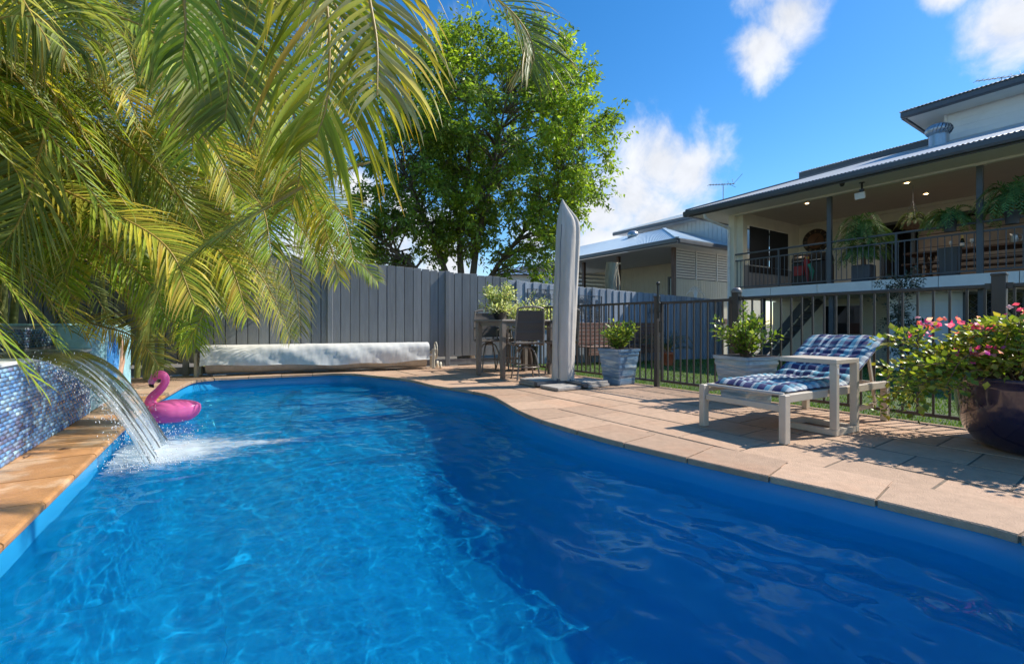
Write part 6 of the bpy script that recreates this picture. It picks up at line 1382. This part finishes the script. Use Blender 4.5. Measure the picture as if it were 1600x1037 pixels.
# ------------------------------------------------------------------ neighbouring house
N0 = Vector((5.62, 15.5, 0))
def Q(a, b, z): return N0 + U * a + V * b + Z * z
nb = thing('neighbour_house', Q(4, 4, -.5), 'neighbouring cream clad house with brown deck posts and pale blue roof', 'house')
def nbox(name, mat, a0, a1, b0, b1, z0, z1, ch=0.0, parent=None):
    m = MB(); m.frame_box(Q((a0 + a1) / 2, (b0 + b1) / 2, (z0 + z1) / 2), U * ((a1 - a0) / 2), V * ((b1 - b0) / 2), Z * ((z1 - z0) / 2), ch=ch); return m.build(name, mat, parent or nb)
nbox('gutter', 'charcoal_light', -.05, 9.5, -.10, .04, 3.66, 3.82, ch=.03); nbox('gutter', 'charcoal_light', -.08, .05, .041, 7, 3.66, 3.82, ch=.03)
nbox('soffit', 'neighbour_white', .05, 9.5, .04, 7, 3.64, 3.66)
corrugated('roof', (Q(9.5, -.1, 3.82), Q(-.08, -.1, 3.82), Q(2.6, 2.6, 4.90), Q(9.5, 2.6, 4.90)), 'roof_blue', nb); corrugated('roof', (Q(-.08, -.1, 3.82), Q(-.08, 7, 3.82), Q(2.6, 7, 4.90), Q(2.6, 2.6, 4.90)), 'roof_blue', nb)
m = MB(); m.bar(Q(-.08, -.1, 3.835), Q(2.6, 2.6, 4.915), .14, .03); m.build('hip_cap', 'roof_blue', nb)
for a in (.6, 3.27, 5.36, 7.5): nbox('deck_post', 'post_brown', a - .06, a + .06, .55, .67, -.3, 3.64)
nbox('deck_floor', 'post_brown', .5, 9, .5, 4, .9, 1.1)
nbox('back_wall', 'neighbour_cream', .6, 9, 4.0, 4.1, .9, 3.64)
m = MB()
for i in range(52): m.frame_box(Q(.7 + i * .15, 3.985, 2.35), U * .068, V * .012, Z * 1.27)
m.build('wall_cladding', 'neighbour_cream', nb)
wd_ = nbox('sliding_door', 'dark_glass', .8, 3.4, 3.95, 3.97, 1.1, 2.95)
for a in (.78, 1.35, 1.5, 2.35, 3.42): nbox('door_frame', 'white_paint' if a < 1.4 else 'charcoal', a - .04, a + .04, 3.92, 3.972, 1.1, 3.0, parent=wd_)
nbox('door_head', 'charcoal', .74, 3.46, 3.92, 3.972, 2.95, 3.02, parent=wd_)
# side screen: louvre slats over vertical cladding
nbox('louvre_shade_sheet', 'charcoal_light', .66, .68, .68, 4.45, 2.56, 3.63)  # added dark sheet that makes the slat gaps look shaded
for i in range(11):
    m = MB(); m.frame_box(Q(.60, 2.55, 2.62 + i * .099), V * 1.86, (U * .008 + Z * .005), (Z * .031 - U * .012)); m.build('louvre_slat', 'louvre_white', nb)
for b in (.70, 1.9, 3.2, 4.42): nbox('louvre_mullion', 'louvre_white', .57, .63, b - .03, b + .03, 2.55, 3.64)
nbox('side_wall', 'neighbour_cream', .62, .70, .68, 6.5, -.3, 2.55); nbox('side_wall_rear', 'neighbour_cream', .62, .70, 4.45, 6.5, 2.55, 3.64)
for i in range(28): nbox('cladding_board', 'neighbour_cream', .595, .619, .70 + i * .15, .70 + i * .15 + .138, -.3, 2.55)
for i in range(12): nbox('screen_slat', 'louvre_white', 6.9, 6.94, .7, 3.9, 1.2 + i * .19, 1.2 + i * .19 + .12)
# upper storey
nbox('upper_wall', 'neighbour_white', -4, 6.1, 4.2, 4.3, 3.8, 5.36); m = MB()
for i in range(50): m.frame_box(Q(-3.9 + i * .20, 4.188, 4.6), U * .092, V * .012, Z * .76)
m.build('upper_cladding', 'neighbour_white', nb)
nbox('upper_gutter', 'charcoal_light', -4, 6.5, 3.52, 3.64, 5.32, 5.47, ch=.03); nbox('upper_soffit', 'neighbour_white', -4, 6.45, 3.64, 4.3, 5.36, 5.39)
corrugated('upper_roof', (Q(6.5, 3.5, 5.48), Q(-4, 3.5, 5.48), Q(-4, 7, 6.6), Q(3, 7, 6.6)), 'roof_blue', nb)
nbox('upper_window', 'dark_glass', -1.1, -.75, 4.15, 4.19, 4.2, 5.1)
vq = D(989, 375, 20.0); rv = thing('roof_vent', vq, 'white turbine vent on the roof of the neighbouring house', 'roof vent'); m = MB(); m.lathe([(.13, -.25), (.13, .05)], vq, 18); m.build('vent_neck', 'galv', rv); m = MB(); m.lathe([(.14, .05), (.22, .10), (.25, .20), (.22, .31), (.12, .39), (.001, .41)], vq, 18); m.build('vent_head', 'galv', rv)
# farther house seen past the umbrella
FH = Vector((1.2, 30, -.5)); fh = thing('distant_house', FH, 'distant white house with grey roof seen between the tree and the umbrella', 'house')
m = MB(); m.box(-.6, 6, 30, 38, -.5, 4.1); m.build('wall', 'neighbour_white', fh); m = MB(); m.add([(-1.2, 29.4, 4.1), (6.5, 29.4, 4.1), (5, 34, 5.3), (1, 34, 5.3), (-1.2, 38.5, 4.1), (6.5, 38.5, 4.1)], [(0, 1, 2, 3), (4, 0, 3), (1, 5, 2), (5, 4, 3, 2)]); m.build('roof', 'galv', fh)
m = MB(); m.box(2.0, 3.1, 29.95, 29.99, 2.9, 3.8); wq = m.build('window', 'roof_blue', fh); m = MB(); m.box(1.92, 3.18, 29.96, 29.985, 2.82, 2.89); m.build('sill', 'white_paint', wq)
# small climbing-frame ornament above the fence
og = Q(.3, 1.9, 0); orn = thing('garden_trellis', JN + V * 7.3 + U * .3, 'white curved wire trellis above the lawn fence', 'trellis'); oc = JN + V * 7.3 + U * .3; m = MB()
for k in range(-3, 4): m.tube(smooth_path([oc + Z * 0.0, oc + Z * 1.75 + V * (.02 * k), oc + V * (.09 * k) + Z * (2.12 - .02 * k * k), oc + V * (.16 * k) + Z * (2.0 - .02 * k * k)], 12), .008, 5)
m.build('wires', 'white_paint', orn); m = MB(); m.lathe([(.001, -.3), (.12, -.3), (.10, -.2), (.02, -.18)], oc, 14); m.build('foot', 'concrete', orn)

# ------------------------------------------------------------------ two fallen leaves on the wet coping
for (px, py, a, lab) in ((101, 701, .4, 'small dry brown leaf on the wet coping, midway along the mosaic wall'), (44, 712, 2.1, 'small dry brown leaf on the wet coping close to the mosaic wall')):
    q = G(px, py, .004); L_ = .05; d = Vector((math.cos(a), math.sin(a), 0)); e = Vector((-d.y, d.x, 0)); lf = thing('fallen_leaf', q, lab, 'leaf')
    m = MB(); m.add([q - d * L_, q - d * .2 * L_ + e * L_ * .38 + Z * .008, q + d * L_ + Z * .004, q - d * .1 * L_ - e * L_ * .38 + Z * .01, q + Z * .002], [(0, 4, 1), (1, 4, 2), (2, 4, 3), (3, 4, 0)]); m.build('blade', 'stem_brown', lf)
    m = MB(); m.tube([q - d * L_, q - d * L_ * 1.7 + Z * .003], .0015, 5); m.build('stalk', 'stem_brown', lf)
